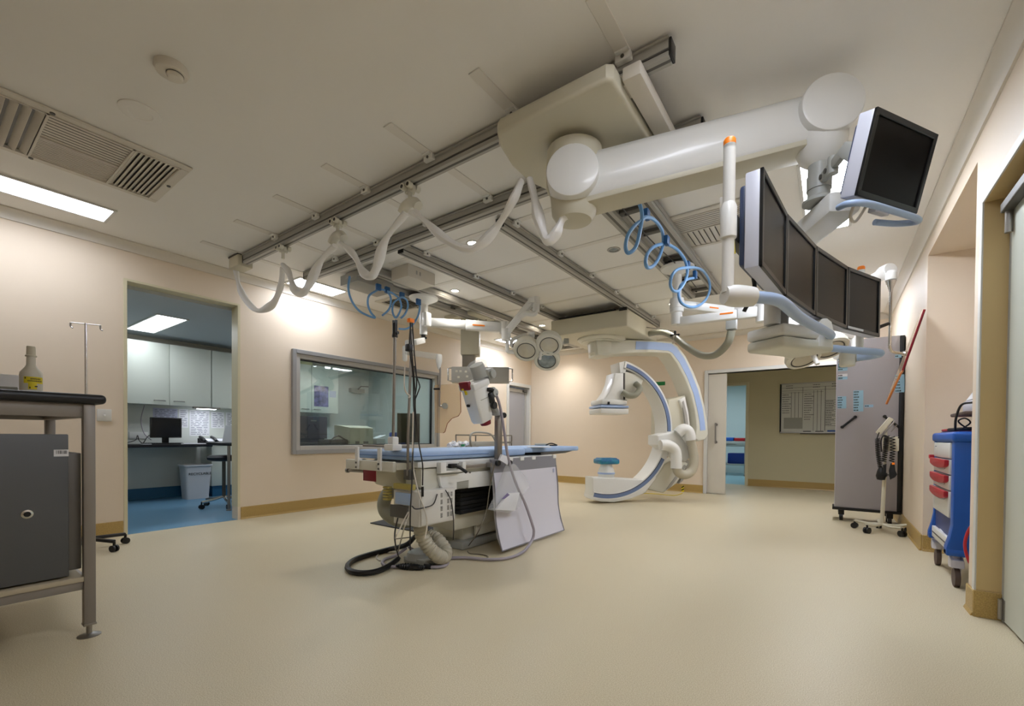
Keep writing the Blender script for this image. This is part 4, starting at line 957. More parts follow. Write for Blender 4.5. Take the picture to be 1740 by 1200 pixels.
# ---- right lamp and its shield on the right twin track
sx2, sy2 = -1.325, 4.76
SR = empty('surgical_light', (sx2, sy2, 2.15), 'three domed surgical lamp partly hidden under the row of four monitors', 'surgical light', 'three domed surgical lamps')
b = new(); add_lathe(b, (sx2, sy2, 2.775), [(.17, 0), (.16, .02), (.07, .06), (.05, .08)], (0, 0, -1)); add_cyl(b, (sx2, sy2, 2.7), (sx2, sy2, 2.44), .045); add_lathe(b, (sx2, sy2, 2.18), [(.055, 0), (.055, .12), (.068, .13), (.068, .27), (.05, .28)]); obj('mount_post', b, 'med_white', SR)
j0 = V(sx2, sy2, 2.21); j1 = at(1296, 531, 4.25); j1.z = 2.22
b = new(); m = j0.lerp(j1, .72); add_rect_tube(b, j0, m, .08, .085, (0, 0, 1), .012); add_rect_tube(b, m, j1, .075, .10, (0, 0, 1), .012); add_cyl(b, j1+V(0, 0, -.1), j1+V(0, 0, .08), .06); obj('fixed_arm', b, 'med_white', SR)
b = new(); ad_ = (j1-j0).normalized(); s_ = V(ad_.y, -ad_.x, 0); add_obox(b, j0.lerp(j1, .6)+s_*.042+V(0, 0, .015), ad_, s_, V(0, 0, 1), .12, .003, .014); obj('orange_stripe', b, 'orange', SR)
l2 = at(1393, 600, 4.0)
b = new(); add_rect_tube(b, j1+V(0, 0, -.06), at(1450, 590, 4.35)+V(0, 0, .12), .06, .09, (0, 0, 1), .014); add_tube(b, [at(1450, 590, 4.35)+V(0, 0, .12), at(1452, 594, 4.3), at(1440, 603, 4.15), at(1420, 606, 4.1)], .03, 10); obj('spring_arm', b, 'med_white', SR)
nR = (-UP*.86-FW*.5+RT*.05).normalized(); P0 = at(1393, 605, 4.0)
cs = [onp(x, y, P0, nR) for x, y in ((1367, 612), (1412, 595), (1360, 592))]
lamp_head(SR, cs, nR, .1, .15, .12)

RS = empty('radiation_shield', (.4, 5.3, 1.35), 'tilted clear radiation shield with brown edge hanging beside the right wall', 'radiation shield', 'hanging radiation shields')
j0 = V(sx2, sy2, 2.42); j1 = at(1245, 526, 4.45); j1.z = 2.38
b = new(); jj = V(sx2, sy2, 2.39); add_lathe(b, (sx2, sy2, 2.34), [(.058, 0), (.072, .01), (.072, .09), (.058, .1)]); jm = at(1246, 533, 4.7); jm.z = 2.35
add_rect_tube(b, jj, jm, .07, .085, (0, 0, 1), .012); obj('fixed_arm', b, 'med_white', RS)
b = new(); ad_ = (jm-jj).normalized(); s_ = V(ad_.y, -ad_.x, 0); add_obox(b, jj.lerp(jm, .62)+s_*.037, ad_, s_, V(0, 0, 1), .1, .003, .014); obj('orange_stripe', b, 'orange', RS)
sj = at(1506, 462, 4.0)
b = new(); add_rect_tube(b, jm, sj+RT*-.12+V(0, 0, -.08), .07, .09, (0, 0, 1), .014); add_rect_tube(b, sj+RT*-.16+V(0, 0, -.1), sj, .09, .1, (0, 0, 1), .03); add_lathe(b, sj-FW*.05, [(0, 0), (.06, 0), (.065, .02), (.065, .08), (.06, .1), (0, .1)], FW, 20); obj('spring_arm', b, 'med_white', RS)
rt = at(1514, 474, 3.95)
b = new(); add_lathe(b, rt+V(0, 0, .05), [(.03, .02), (.045, 0), (.045, -.05), (.04, -.06)][::-1], (0, 0, 1)); obj('swivel', b, 'med_white', RS)
b = new(); add_lathe(b, rt+V(0, 0, -.02), [(.042, 0), (.018, .07), (.012, .1)], (0, 0, -1)); kn = at(1537, 601, 3.95); bb_ = V(rt.x, rt.y, kn.z+.06)
add_tube(b, [rt+V(0, 0, -.1), bb_+V(0, 0, .02)], .0115, 10, smooth=False); add_tube(b, [bb_+V(0, 0, .03), bb_, V(rt.x, rt.y, kn.z+.015)+(kn-rt).normalized()*0+RT*.03, kn], .0115, 10); add_disc(b, kn-RT*.01, RT, .022, .03, 14); obj('hanger_rod', b, 'chrome', RS)
b = new(); kq = at(1500, 554, 3.95); add_cyl(b, kq+RT*.05+UP*.02, kq-RT*.03-UP*.01, .014, .016, 12); obj('grip', b, 'black', RS)
E0, E1, E2 = at(1571, 526, 3.6), at(1530, 636, 3.85), at(1506, 687, 3.95)
E1b = at(1534, 630, 3.85)
ext = ray(1571, 526)*.42-RT*.03
b = new(); t_ = RT*.006
add_prism(b, [E0, E1b, E1, E2, E2+ext*.55, E1+ext, E0+ext*.9], t_); obj('clear_panel', b, 'tint', RS)
b = new(); add_tube(b, [E0, E1b], .009, 8, smooth=False); obj('edge_strip', b, 'dark_red', RS, label='dark red upper edge'); b = new(); add_tube(b, [E1b, E1, E2], .009, 8, smooth=False); obj('edge_strip', b, 'tint_edge_orange', RS, label='orange brown lower edge')

# ---- left radiation shield
LS = empty('radiation_shield', (-3.62, 3.6, 1.3), 'clear tan radiation shield with notched corner hanging beside the control room window', 'radiation shield', 'hanging radiation shields')
a_ = at(716, 575, 5.6); c_ = at(688, 598, 5.15); e_ = at(746, 607, 5.0)
b = new(); add_rect_tube(b, V(sx, sy, a_.z), at(704, 582, 5.4), .06, .07, (0, 0, 1), .01); add_obox(b, at(696, 587, 5.2), RT, FW, UP, .1, .08, .12, .02); add_obox(b, c_+V(0, 0, -.02), RT, FW, UP, .05, .07, .18, .02); obj('elbow_arm', b, 'med_white', LS)
b = new(); add_rect_tube(b, c_+UP*.0, e_, .06, .065, (0, 0, 1), .012); obj('clear_arm', b, 'clear', LS)
b = new(); add_lathe(b, e_+V(0, 0, .03), [(.03, 0), (.035, .02), (.035, .08), (.02, .14), (.01, .17)], (0, 0, -1), 16); obj('swivel', b, 'med_white', LS)
r0_ = at(748, 632, 5.0); r1_ = at(747, 684, 5.0); r2_ = at(755, 691, 5.0)
b = new(); add_tube(b, [e_+V(0, 0, -.1), r0_, r1_, r1_+V(.01, .01, -.04), r2_], .0105, 10); obj('hanger_rod', b, 'steel', LS)
b = new(); kq = at(743, 661, 4.98); add_cyl(b, kq-RT*.04, kq+RT*.03, .012); obj('grip', b, 'black', LS)
b = new(); add_disc(b, at(756, 690, 5.0)+FW*.02, -FW, .034, .04, 18); obj('fixing_knob', b, 'plastic_grey', LS)
P0 = at(760, 690, 5.02); nP = V(.5, -.86, 0)
pp = [onp(x, y, P0, nP) for x, y in ((738, 655), (745, 654), (778, 652), (782, 654), (783, 700), (779, 707), (768, 711), (760, 720), (756, 734), (753, 736), (739, 736))]
b = new(); add_prism(b, pp, -nP*.008); obj('clear_panel', b, 'tint', LS)
b = new(); add_tube(b, [p-nP*.004 for p in pp[2:10]], .0045, 6, smooth=False); obj('edge_strip', b, 'tint_edge', LS)

# ---- ceiling pendant with grey socket panel
px0 = V(-4.6, 5.2, 0)
CP = empty('ceiling_pendant', (px0.x, px0.y, 1.85), 'beige ceiling pendant column with grey socket panel behind the white injector', 'ceiling pendant')
b = new(); add_box(b, (px0.x-.3, px0.y-.25, 2.8), (px0.x+.35, px0.y+.25, H), .02); obj('ceiling_plate', b, 'med_beige', CP)
c2 = at(799.5, 610, 6.9)
b = new(); add_obox(b, (c2.x, c2.y, 2.53), RT, V(FW.x, FW.y, 0).normalized(), V(0, 0, 1), .285, .26, .56, .012); obj('column', b, 'med_beige', CP)
b = new(); c3 = at(797, 625, 6.9); add_obox(b, (c3.x, c3.y, 2.2), RT, V(FW.x, FW.y, 0).normalized(), V(0, 0, 1), .2, .16, .3, .01); obj('inner_column', b, 'steel', CP)
b = new(); pc = at(816, 637, 6.75); fx = V(FW.x, FW.y, 0).normalized(); rx = V(RT.x, RT.y, 0).normalized()
add_obox(b, pc+fx*.06, rx, fx, V(0, 0, 1), .88, .14, .24, .01); obj('socket_panel', b, 'alu_grey', CP)
random.seed(3)
for u, v in ((-.36, .05), (-.3, .05), (-.22, .045), (-.33, -.04), (-.2, -.03), (-.13, .06), (-.1, -.02), (-.06, .03)):
    b = new(); add_obox(b, pc+rx*u+V(0, 0, v)-fx*.012, rx, fx, V(0, 0, 1), .035, .006, .03, .004); obj('socket', b, 'med_cream', CP)
for s in (-1, 1):
    b = new(); q = pc+rx*s*.44+fx*.0; add_tube(b, [q+V(0, 0, .1), q+rx*s*.05+V(0, 0, .09), q+rx*s*.05+V(0, 0, -.09), q+V(0, 0, -.1)], .011, 8, smooth=False); obj('grab_handle', b, 'chrome', CP)

# ---- white injector on its own pole
IJ = empty('contrast_injector', (-2.38, 3.45, .75), 'tilted white injector with red end on a pole clamped to the table rail', 'injector')
q0, q1 = onX(846, 788, -2.36), onX(846, 703, -2.36)
qx, qy = q0.x, q0.y
b = new(); add_box(b, (qx-.025, qy-.025, .73), (qx+.015, qy+.025, q1.z), .008); add_box(b, (qx-.014, qy+.03, .78), (qx+.01, qy+.05, q1.z-.02), .004); obj('pole', b, 'steel', IJ)
b = new(); add_box(b, (qx-.03, qy-.06, q1.z-.02), (qx+.03, qy+.06, q1.z+.015), .01); bj = onX(836, 690, -2.36); add_rect_tube(b, V(qx, qy-.02, q1.z), bj, .05, .06, (1, 0, 0), .015); obj('pole_bracket', b, 'med_grey', IJ)
for px, py, r in ((843, 787, .026), (863, 787, .026), (853, 706, .024)):
    k_ = onX(px, py, -2.33); b = new(); add_lathe(b, k_, [(r*.6, 0), (r, .008), (r, .03), (r*.8, .036), (0, .036)], (1, 0, 0), 14); obj('clamp_knob', b, 'black', IJ)
b = new(); add_box(b, (-2.4, qy-.12, .735), (-2.345, qy+.16, .775), .006); obj('rail_clamp', b, 'steel', IJ)
hA, hB = onX(808, 650, -2.4), onX(823, 716, -2.4)                       # axis of the tilted head
hA.x = hB.x = -2.42
ax_ = (hB-hA).normalized(); sd_ = V(1, 0, 0); tr_ = ax_.cross(sd_).normalized()
if tr_.y < 0: tr_ = -tr_
L_ = (hB-hA).length
b = new()
prof = lambda c, w, dpt: [c+tr_*u*w+sd_*v*dpt for u, v in ((-.5, -.4), (-.4, -.5), (.4, -.5), (.5, -.4), (.5, .4), (.4, .5), (-.4, .5), (-.5, .4))]
secs = [(0, .19, .15), (.06, .2, .16), (.5, .185, .15), (.93, .16, .13), (1, .14, .11)]
rs = [[b.verts.new(p) for p in prof(hA+ax_*L_*t, w_, d_)] for t, w_, d_ in secs]
for P, Q in zip(rs, rs[1:]):
    for i in range(8): j = (i+1) % 8; b.faces.new((P[i], P[j], Q[j], Q[i]))
b.faces.new(rs[0][::-1]); b.faces.new(rs[-1]); bmesh.ops.recalc_face_normals(b, faces=b.faces)
obj('injector_head', b, 'med_white', IJ, True, 50)
b = new(); add_obox(b, hA+ax_*.02, ax_, tr_, sd_, .06, .215, .17, .012); obj('head_collar', b, 'med_white', IJ)
b = new(); add_obox(b, hA+ax_*L_*.42+sd_*.078, ax_, tr_, sd_, .004, .1, .004); obj('panel_line', b, 'plastic_grey', IJ)
b = new(); add_lathe(b, hB-ax_*.01+tr_*.035, [(.045, 0), (.05, .01), (.045, .05), (.02, .058), (0, .058)], ax_, 18); obj('red_knob', b, 'dark_red', IJ, label='dark red end knob')
b = new(); add_obox(b, hA+ax_*.0-tr_*.11, ax_, tr_, sd_, .07, .04, .1, .006); obj('red_cover', b, 'dark_red', IJ, label='dark red corner cover')
b = new(); q = onX(812, 628, -2.42); cA = onX(808, 614, -2.42); cB = onX(817, 640, -2.42); add_lathe(b, cA, [(.0, 0), (.06, .004), (.085, .02), (.09, .04), (.082, .06), (.086, (cB-cA).length)], (cB-cA), 8); obj('syringe_sleeve', b, 'clear', IJ)
b = new(); add_cyl(b, cA+ax_*.03, cB, .06, .07, 14); obj('syringe', b, 'med_grey', IJ)
for px, py, sz in ((828, 636, .06), (832, 668, .055)):
    b = new(); q = onX(px, py, -2.38); add_obox(b, q, ax_, tr_, sd_, sz*1.6, sz*1.4, .1, .012); add_lathe(b, q+sd_*.05, [(sz*.6, 0), (sz*.6, .02), (0, .025)], (1, 0, 0), 14); obj('joint_block', b, 'med_grey', IJ)
b = new(); q = onX(834, 676, -2.34); add_obox(b, q, ax_, tr_, sd_, .09, .05, .05, .012); q = onX(837, 689, -2.34); add_lathe(b, q, [(.03, 0), (.034, .01), (.03, .03), (0, .03)], (1, 0, 0), 14); obj('black_clamp', b, 'black', IJ)
b = new(); g_ = onX(790, 660, -2.44); add_box(b, g_-V(.015, .03, .02), g_+V(.015, .02, .02), .006); add_cyl(b, g_+V(0, 0, -.01), g_+V(0, .02, -.05), .012); obj('tap', b, 'yellow', IJ)
b = new(); g_ = onX(797, 690, -2.44); add_disc(b, g_, (0, -1, 0), .012, .02, 10); obj('side_knob', b, 'black', IJ)
b = new(); add_tube(b, [onX(828, 662, -2.34), onX(836, 663, -2.33), onX(843, 671, -2.32)], .016, 10, radii=lambda t: .016+.002*math.sin(t*60)); obj('strain_relief', b, 'black', IJ)
cb = [onX(843, 671, -2.32), onX(848, 685, -2.31), onX(852, 703, -2.30), onX(857, 735, -2.28), onX(863, 775, -2.28), onX(876, 820, -2.26), onX(893, 858, -2.23), onX(905, 893, -2.17)]
fl = [onX(907, 905, -2.165), onX(904, 918, -2.165), onZ(890, 937, .02), onZ(865, 948, .016), onZ(830, 951, .016), onZ(790, 948, .016), onZ(745, 948, .016), onZ(715, 941, .02), onZ(695, 930, .05)]
b = new(); add_tube(b, cb+fl, .0125, 10); obj('supply_cable', b, 'cable_grey', IJ)

# ---- blue air hoses under the twin tracks
def hose(pts, r, label, clips, anchor):
    o = empty('air_hose', anchor, label, 'air hose', 'blue coiled air hoses')
    b = new(); add_tube(b, pts, r, 10, 8); obj('hose', b, 'hose_blue', o)
    for c in clips:
        b = new(); add_box(b, c-V(.016, .03, .03), c+V(.016, .03, .04), .006); obj('hose_clip', b, 'clip_blue', o)
    return o
def HX(L, x0, wob): return [onX(px, py, x0+wob*math.sin(i*1.7)) for i, (px, py) in enumerate(L)]
xh = -4.0
hose(HX([(594, 470), (592, 492), (598, 512), (609, 527), (622, 535), (637, 540), (630, 531), (625, 517), (627, 503), (638, 495), (645, 492), (655, 494), (663, 503), (664, 516), (660, 527), (650, 536)], xh, .02), .011, 'blue air hose hanging in one wide loop at the near end of the left track', [onX(643, 489, xh), ], (xh, 3.2, 2.5))
hose(HX([(658, 495), (668, 499), (678, 508), (682, 520), (678, 533), (672, 540), (667, 530), (668, 517), (674, 510), (684, 505), (692, 512), (693, 522), (688, 534), (681, 541)], xh+.02, .02), .011, 'blue air hose with two tight loops behind the black pole grip', [onX(658, 494, xh), onX(683, 503, xh)], (xh, 3.6, 2.5))
hose(HX([(712, 514), (713, 525), (709, 540), (700, 553), (690, 559), (678, 559)], xh+.1, .0), .011, 'blue air hose curving down to the orange clip on the cable pole', [onX(711, 514, xh+.1)], (xh, 4.1, 2.5))
b = new()
xr_ = -1.06
hp = [(1085, 340), (1091, 365), (1087, 395), (1080, 420), (1068, 430), (1063, 420), (1067, 400), (1078, 384), (1090, 375), (1098, 369), (1112, 374), (1124, 390), (1127, 410), (1122, 432), (1112, 450), (1101, 455), (1097, 445), (1101, 430), (1112, 419), (1126, 415), (1138, 417), (1152, 426), (1164, 443), (1168, 462), (1163, 480), (1153, 494), (1144, 494), (1139, 484), (1142, 468), (1152, 458), (1168, 455), (1180, 455), (1194, 460), (1204, 475), (1206, 492), (1200, 508), (1188, 519), (1173, 522), (1158, 515), (1153, 500), (1157, 485), (1168, 475), (1178, 473)]
pts_ = []
for i, (x, y) in enumerate(hp):
    p = onX(x, y, xr_+.03*math.sin(i*.9))
    pts_.append(p)
hose(pts_, .0125, 'long blue air hose hanging in four loops under the right twin track', [onX(x, y, xr_) for x, y in ((1099, 366), (1133, 410), (1169, 452), (1181, 468))], (xr_, 4.2, 2.5))
# ================================================================== THINGS ON, UNDER AND AROUND THE TABLE
o = empty('cable_pole', (-2.42, 2.12, .75), 'second chrome pole with orange clip and bundled cables at the corner of the patient table', 'pole')
q0, q1 = onX(693, 800, -2.39), onX(700, 560, -2.39)
b = new(); add_tube(b, [V(q0.x, q0.y, .72), V(q0.x, q0.y, 1.0), V(q1.x, q1.y, q1.z)], .0095, 10, smooth=False); obj('shaft', b, 'steel', o)
b = new(); q = onX(698, 545, -2.39); add_box(b, q-V(.016, .022, .014), q+V(.016, .022, .014), .004); add_tube(b, [q, q-V(0, .03, -.002)], .006, 6, smooth=False); obj('cable_clip', b, 'orange', o)
b = new(); q = onX(695, 590, -2.39); add_box(b, (q.x-.02, q.y-.02, q.z-.03), (q.x+.02, q.y+.02, q.z+.02), .006); obj('pole_sleeve', b, 'black', o)
b = new(); add_box(b, (-2.43, 2.07, .69), (-2.37, 2.13, .76), .006); obj('clamp', b, 'alu_dark', o)
def cable(name, pts, r, m, label, group='cables around the patient table'): 
    b = new(); add_tube(b, pts, r, 8, 8); return single(name, b, m, label, 'cable', group, base=min(pts, key=lambda p: p.z))
top = onX(698, 549, -2.385)
cable('sensor_cable', [top, onX(696, 590, -2.38), onX(702, 640, -2.38), onX(703, 690, -2.37), onX(706, 720, -2.37), onX(702, 760, -2.36), onX(700, 820, -2.35), onX(697, 880, -2.34), onZ(697, 945, .01)], .005, 'cable_dark', 'dark cable running straight down from the orange clip')
cable('sensor_cable', [top+V(.01, .005, 0), onX(704, 600, -2.37), onX(708, 650, -2.36), onX(704, 680, -2.36), onX(712, 662, -2.35), onX(713, 655, -2.35), onX(708, 640, -2.35), onX(704, 622, -2.36)], .0045, 'cable_dark', 'dark cable with a side loop beside the window')
cable('sensor_cable', [top-V(0, .006, 0), onX(700, 600, -2.375), onX(705, 660, -2.36), onX(706, 700, -2.36), onX(712, 755, -2.35), onX(718, 790, -2.34), onX(718, 825, -2.33)], .0045, 'cable_dark', 'dark cable ending at the black plug beside the white rail bracket')
cable('sensor_cable', [onX(688, 620, -2.38), onX(687, 655, -2.385), onX(691, 668, -2.385), onX(697, 673, -2.38), onX(694, 676, -2.38)], .005, 'cable_white', 'short pale cable hanging from the white shield elbow')
cable('sensor_cable', [onX(702, 700, -2.37), onX(701, 760, -2.36), onX(703, 800, -2.36), onX(712, 840, -2.31), onX(722, 868, -2.31), onX(726, 890, -2.3), onX(722, 915, -2.3)], .005, 'cable_white', 'pale cable slanting across the white vented box')
cable('sensor_cable', [onX(743, 840, -2.32), onX(736, 857, -2.31), onX(720, 863, -2.31), onX(706, 865, -2.31), onX(700, 860, -2.32)], .0045, 'cable_dark', 'thin dark cable hooked over the front of the white vented box')
cable('sensor_cable', [onX(757, 833, -2.32), onX(766, 850, -2.31), onX(770, 875, -2.31), onX(771, 900, -2.31), onX(770, 918, -2.31)], .004, 'cable_dark', 'thin dark cable hanging down beside the black bellows')
cable('sensor_cable', [onX(694, 870, -2.4), onX(686, 885, -2.4), onX(679, 900, -2.4), onX(672, 915, -2.42), onZ(672, 935, .01)], .005, 'cable_white', 'pale cable dropping in front of the black floor mat')
cable('sensor_cable', [onX(700, 862, -2.4), onX(693, 880, -2.4), onX(686, 900, -2.4), onZ(676, 940, .01)], .005, 'cable_white', 'second pale cable dropping in front of the black floor mat')
cable('sensor_cable', [onX(676, 880, -2.45), onX(671, 905, -2.45), onX(672, 925, -2.45), onZ(679, 948, .01), onZ(693, 947, .01)], .005, 'cable_dark', 'dark cable bowing outwards beside the black floor mat')
cable('sensor_cable', [onX(840, 790, -2.31), onX(832, 830, -2.3), onX(826, 870, -2.28), onX(812, 905, -2.27), onZ(795, 930, .01), onZ(797, 940, .006), onZ(815, 942, .006), onZ(829, 946, .006), onZ(822, 952, .006)], .0045, 'cable_brown', 'thin brown cable falling from the injector clamp to the floor')
cable('sensor_cable', [onX(768, 800, -2.36), onX(700, 790, -2.36)] if False else [onZ(672, 916, .05), onZ(690, 914, .08), onZ(705, 912, .1)], .005, 'cable_brown', 'short brown cable above the grey floor outlet')
b = new(); q = onX(718, 832, -2.33); add_cyl(b, q+V(0, 0, .02), q-V(0, 0, .05), .009); single('plug', b, 'black', 'black plug with red ring hanging beside the white vented box', 'plug')
# floor hoses
cable('floor_hose', [onZ(705, 912, .12), onZ(690, 926, .08), onZ(660, 934, .025), onZ(630, 942, .022), onZ(603, 951, .022), onZ(591, 961, .022), onZ(595, 970, .022), onZ(615, 974, .022), onZ(640, 971, .022), onZ(660, 962, .022), onZ(676, 950, .03)], .021, 'black', 'thick black hose curled on the floor at the near end of the table')
cable('floor_cable', [onZ(690, 932, .04), onZ(672, 944, .015), onZ(655, 950, .014), onZ(650, 958, .014), onZ(662, 963, .014), onZ(680, 963, .014)], .012, 'cable_grey', 'grey cable bending back to the black taped joint on the floor')
cable('floor_cable', [onZ(720, 963, .014), onZ(742, 964, .014), onZ(757, 961, .014), onZ(760, 953, .014), onZ(742, 951, .014)], .012, 'cable_grey', 'grey cable loop to the right of the black taped joint on the floor')
b = new(); j0, j1 = onZ(674, 962, .022), onZ(722, 965, .022)
add_tube(b, [j0, j0.lerp(j1, .3), j0.lerp(j1, .7), j1], .02, 10, radii=lambda t: .012+.014*math.sin(math.pi*t)+.003*math.sin(t*80)); single('cable_joint', b, 'black', 'black taped cable joint lying on the floor in front of the table', 'cable joint')
b = new(); j0, j1 = onZ(721, 962, .02), onZ(732, 963, .02); add_cyl(b, j0, j1, .019, .019, 14); single('cable_joint', b, 'black_soft', 'short black sleeve on the grey floor cable', 'cable joint')
cable('floor_cable', [onZ(660, 930, .008), onZ(645, 940, .006), onZ(640, 948, .006), onZ(646, 953, .006)], .006, 'cable_white', 'thin pale cable on the floor inside the black hose curl')
cable('floor_cable', [onZ(700, 948, .006), onZ(726, 940, .006), onZ(745, 935, .006), onZ(764, 934, .006)], .006, 'cable_dark', 'thin dark cable on the floor beside the ribbed hose')
# floor mat
b = new(); add_prism(b, [(-4.22, 3.1, .001), (-3.45, 3.1, .001), (-3.45, 4.0, .001), (-4.22, 4.0, .001)], (0, 0, .008)) if False else add_prism(b, [V(p.x, p.y, .001) for p in (onZ(629, 890, 0), onZ(722, 908, 0), onZ(760, 890, 0), onZ(690, 876, 0))], (0, 0, .01)); single('floor_mat', b, 'mat_black', 'black floor mat behind the near end of the patient table', 'floor mat')
# bag hanging from the injector clamp
o = empty('hanging_bag', (-2.3, 3.45, .4), 'clear plastic bag holding a white pouch, hanging from the table rail', 'plastic bag')
P = lambda L, x: [onX(px, py, x) for px, py in L]
b = new(); add_prism(b, P(((858, 790), (868, 788), (885, 808), (893, 826), (882, 840), (876, 862), (858, 872), (836, 868), (828, 866), (840, 840), (850, 812)), -2.285), (.05, 0, 0), .008, 2); obj('clear_bag', b, 'bag', o)
b = new(); add_prism(b, P(((862, 838), (880, 836), (872, 868), (840, 866), (852, 850)), -2.27), (.025, 0, 0), .006, 2); obj('white_pouch', b, 'paper', o)
b = new(); add_prism(b, P(((852, 848), (862, 838), (866, 841), (857, 848)), -2.243), (.002, 0, 0)); obj('purple_mark', b, mat('purple', '5b3f8f', .5), o)
b = new(); add_prism(b, P(((850, 772), (862, 776), (860, 790), (846, 782)), -2.3), (.02, 0, 0), .004); obj('paper_tag', b, 'paper', o)
# things on the mattress end
o = empty('paper_sheets', (-2.6, 4.2, .89), 'flat grey papers and pouch lying on the far end of the mattress', 'papers')
b = new(); p = onZ(920, 757, .892); add_obox(b, p+V(0, 0, .012), RT, V(FW.x, FW.y, 0).normalized(), V(0, 0, 1), .16, .14, .022, .005); obj('pouch', b, 'med_grey', o)
b = new(); p = onZ(916, 760, .892); add_obox(b, p+V(0, 0, .002), RT, V(FW.x, FW.y, 0).normalized(), V(0, 0, 1), .24, .2, .006, .001); obj('sheet', b, 'paper', o)
b = new(); p = onZ(936, 758, .892); add_tube(b, [p+RT*-.06+V(0, 0, .01), p+V(0, 0, .03), p+RT*.06+V(0, 0, .015), p+RT*.08+V(0, -.03, .008), p+RT*.0+V(0, -.03, .008)], .007, 8); obj('tubing', b, 'black', o)
# grey unit and frame behind the table, paper heap
UX = -3.55
fx_ = V(FW.x, FW.y, 0).normalized()
o = empty('side_trolley', (-3.95, 4.5, 0), 'trolley with grey tray unit and steel guard rail standing behind the patient table', 'trolley')
a_, c_ = onX(775, 742, -3.5), onX(873, 742, -3.5)
y0_, y1_ = a_.y, c_.y
b = new(); add_box(b, (-4.0, y0_, .8), (-3.5, y1_, .86), .01); obj('tray', b, 'alu_grey', o)
for x in (-3.96, -3.54):
    for y in (y0_+.04, y1_-.04): b = new(); add_cyl(b, (x, y, 0.05), (x, y, .8), .015); add_lathe(b, (x, y, 0), [(0, 0), (.02, 0), (.022, .03), (.015, .05), (0, .05)]); obj('leg', b, 'steel', o)
b = new()
for y in (y0_+.02, (y0_+y1_)/2-.2, y1_-.02): add_tube(b, [(-3.52, y, .85), (-3.52, y, 1.01)], .008, 6, smooth=False)
add_tube(b, [(-3.52, y0_+.02, 1.01), (-3.52, y1_-.02, 1.01)], .009, 6, smooth=False); add_box(b, (-3.526, y0_+.02, .905), (-3.514, y1_-.02, .93)); obj('guard_rail', b, 'steel', o)
b = new(); a_, c_ = onX(795, 752, -3.45), onX(846, 752, -3.45); add_box(b, (-3.5, a_.y, .84), (-3.46, c_.y, .935), .006); obj('grey_unit', b, 'alu_grey', o)
b = new(); a_, c_ = onX(808, 760, -3.45), onX(826, 760, -3.45); add_box(b, (-3.46, a_.y, .885), (-3.455, c_.y, .91)); obj('slot', b, 'med_grey', o)
b = new(); add_tube(b, [onX(x, y, -3.45) for x, y in ((802, 760), (799, 745), (803, 736), (820, 735), (835, 739), (843, 752))], .012, 8); obj('carry_handle', b, 'alu_grey', o)
random.seed(11)
o = empty('wrapper_heap', onX(785, 762, -3.1), 'crumpled pale wrappers with a green label behind the mattress', 'wrappers')
b = new()
for i in range(9):
    p = onX(764+i*3.6, 757-4*math.sin(i*1.1), -3.12+.02*math.sin(i*3)); t = new(); bmesh.ops.create_icosphere(t, subdivisions=2, radius=.03)
    for v in t.verts: v.co = v.co*random.uniform(.7, 1.35); v.co.z *= .8
    t.transform(Matrix.Translation((p.x, p.y, .9+.012*(i % 3)))); merge(b, t)
obj('wrapper', b, 'paper', o, False)
b = new(); p = onX(786, 757, -3.05); add_box(b, p-V(.004, .02, .012), p+V(.004, .03, .012), .003); obj('green_label', b, 'green_sign', o)

# ================================================================== LEFT BENCH
o = empty('work_bench', (-3.4, -.2, 0), 'tall steel framed bench with black top at the left edge', 'bench')
BX0, BX1, BY0, BY1 = -3.95, -2.905, -1.6, .625
b = new(); add_box(b, (BX0, BY0, 1.14), (BX1, BY1-.02, 1.187), .02, 4); obj('bench_top', b, 'bench_top', o)
b = new()
for x in (BX0+.05, BX1-.06): add_box(b, (x-.02, BY0+.05, 1.075), (x+.02, BY1-.06, 1.14), .003)
for y in (BY0+.07, -.5, BY1-.09): add_box(b, (BX0+.07, y-.02, 1.075), (BX1-.08, y+.02, 1.14), .003)
for x in (BX0+.05, BX1-.06): add_box(b, (x-.02, BY0+.05, .235), (x+.02, BY1-.1, .275), .003)
for y in (BY0+.07, BY1-.09): add_box(b, (BX0+.07, y-.02, .235), (BX1-.08, y+.02, .275), .003)
obj('frame', b, 'leg_grey', o)
for x in (BX0+.05, BX1-.05):
    for y in (BY0+.07, BY1-.08):
        b = new(); add_box(b, (x-.022, y-.022, .06), (x+.022, y+.022, 1.14), .004); lg = obj('leg', b, 'leg_grey', o)
        b = new(); add_cyl(b, (x, y, .006), (x, y, .07), .011); add_lathe(b, (x, y, 0), [(0, 0), (.045, 0), (.045, .004), (.02, .014), (0, .014)]); add_box(b, (x-.024, y-.024, .055), (x+.024, y+.024, .066), .002); obj('levelling_foot', b, 'steel', lg)
b = new(); add_box(b, (BX0+.02, BY0+.05, .276), (BX1-.03, BY1-.1, .3), .003); obj('shelf', b, 'bench_wood', o)
b = new(); add_box(b, (BX0+.1, BY0+.1, 1.112), (BX1-.1, BY1-.1, 1.138)); obj('top_underside', b, 'bench_wood', o)
o = empty('metal_cabinet', (-3.3, -.3, .3), 'dark grey metal cabinet standing on the lower shelf of the bench', 'cabinet')
b = new(); add_box(b, (-3.6, -.9, .305), (-3.01, .455, .95), .008); obj('body', b, 'black_soft', o)
b = new(); add_box(b, (-3.005, -.9, .31), (-2.96, .476, .992), .005); obj('door', b, 'fridge', o)
b = new(); add_box(b, (-3.6, .46, .33), (-2.99, .525, .9), .004); obj('side_panel', b, 'fridge_side', o)
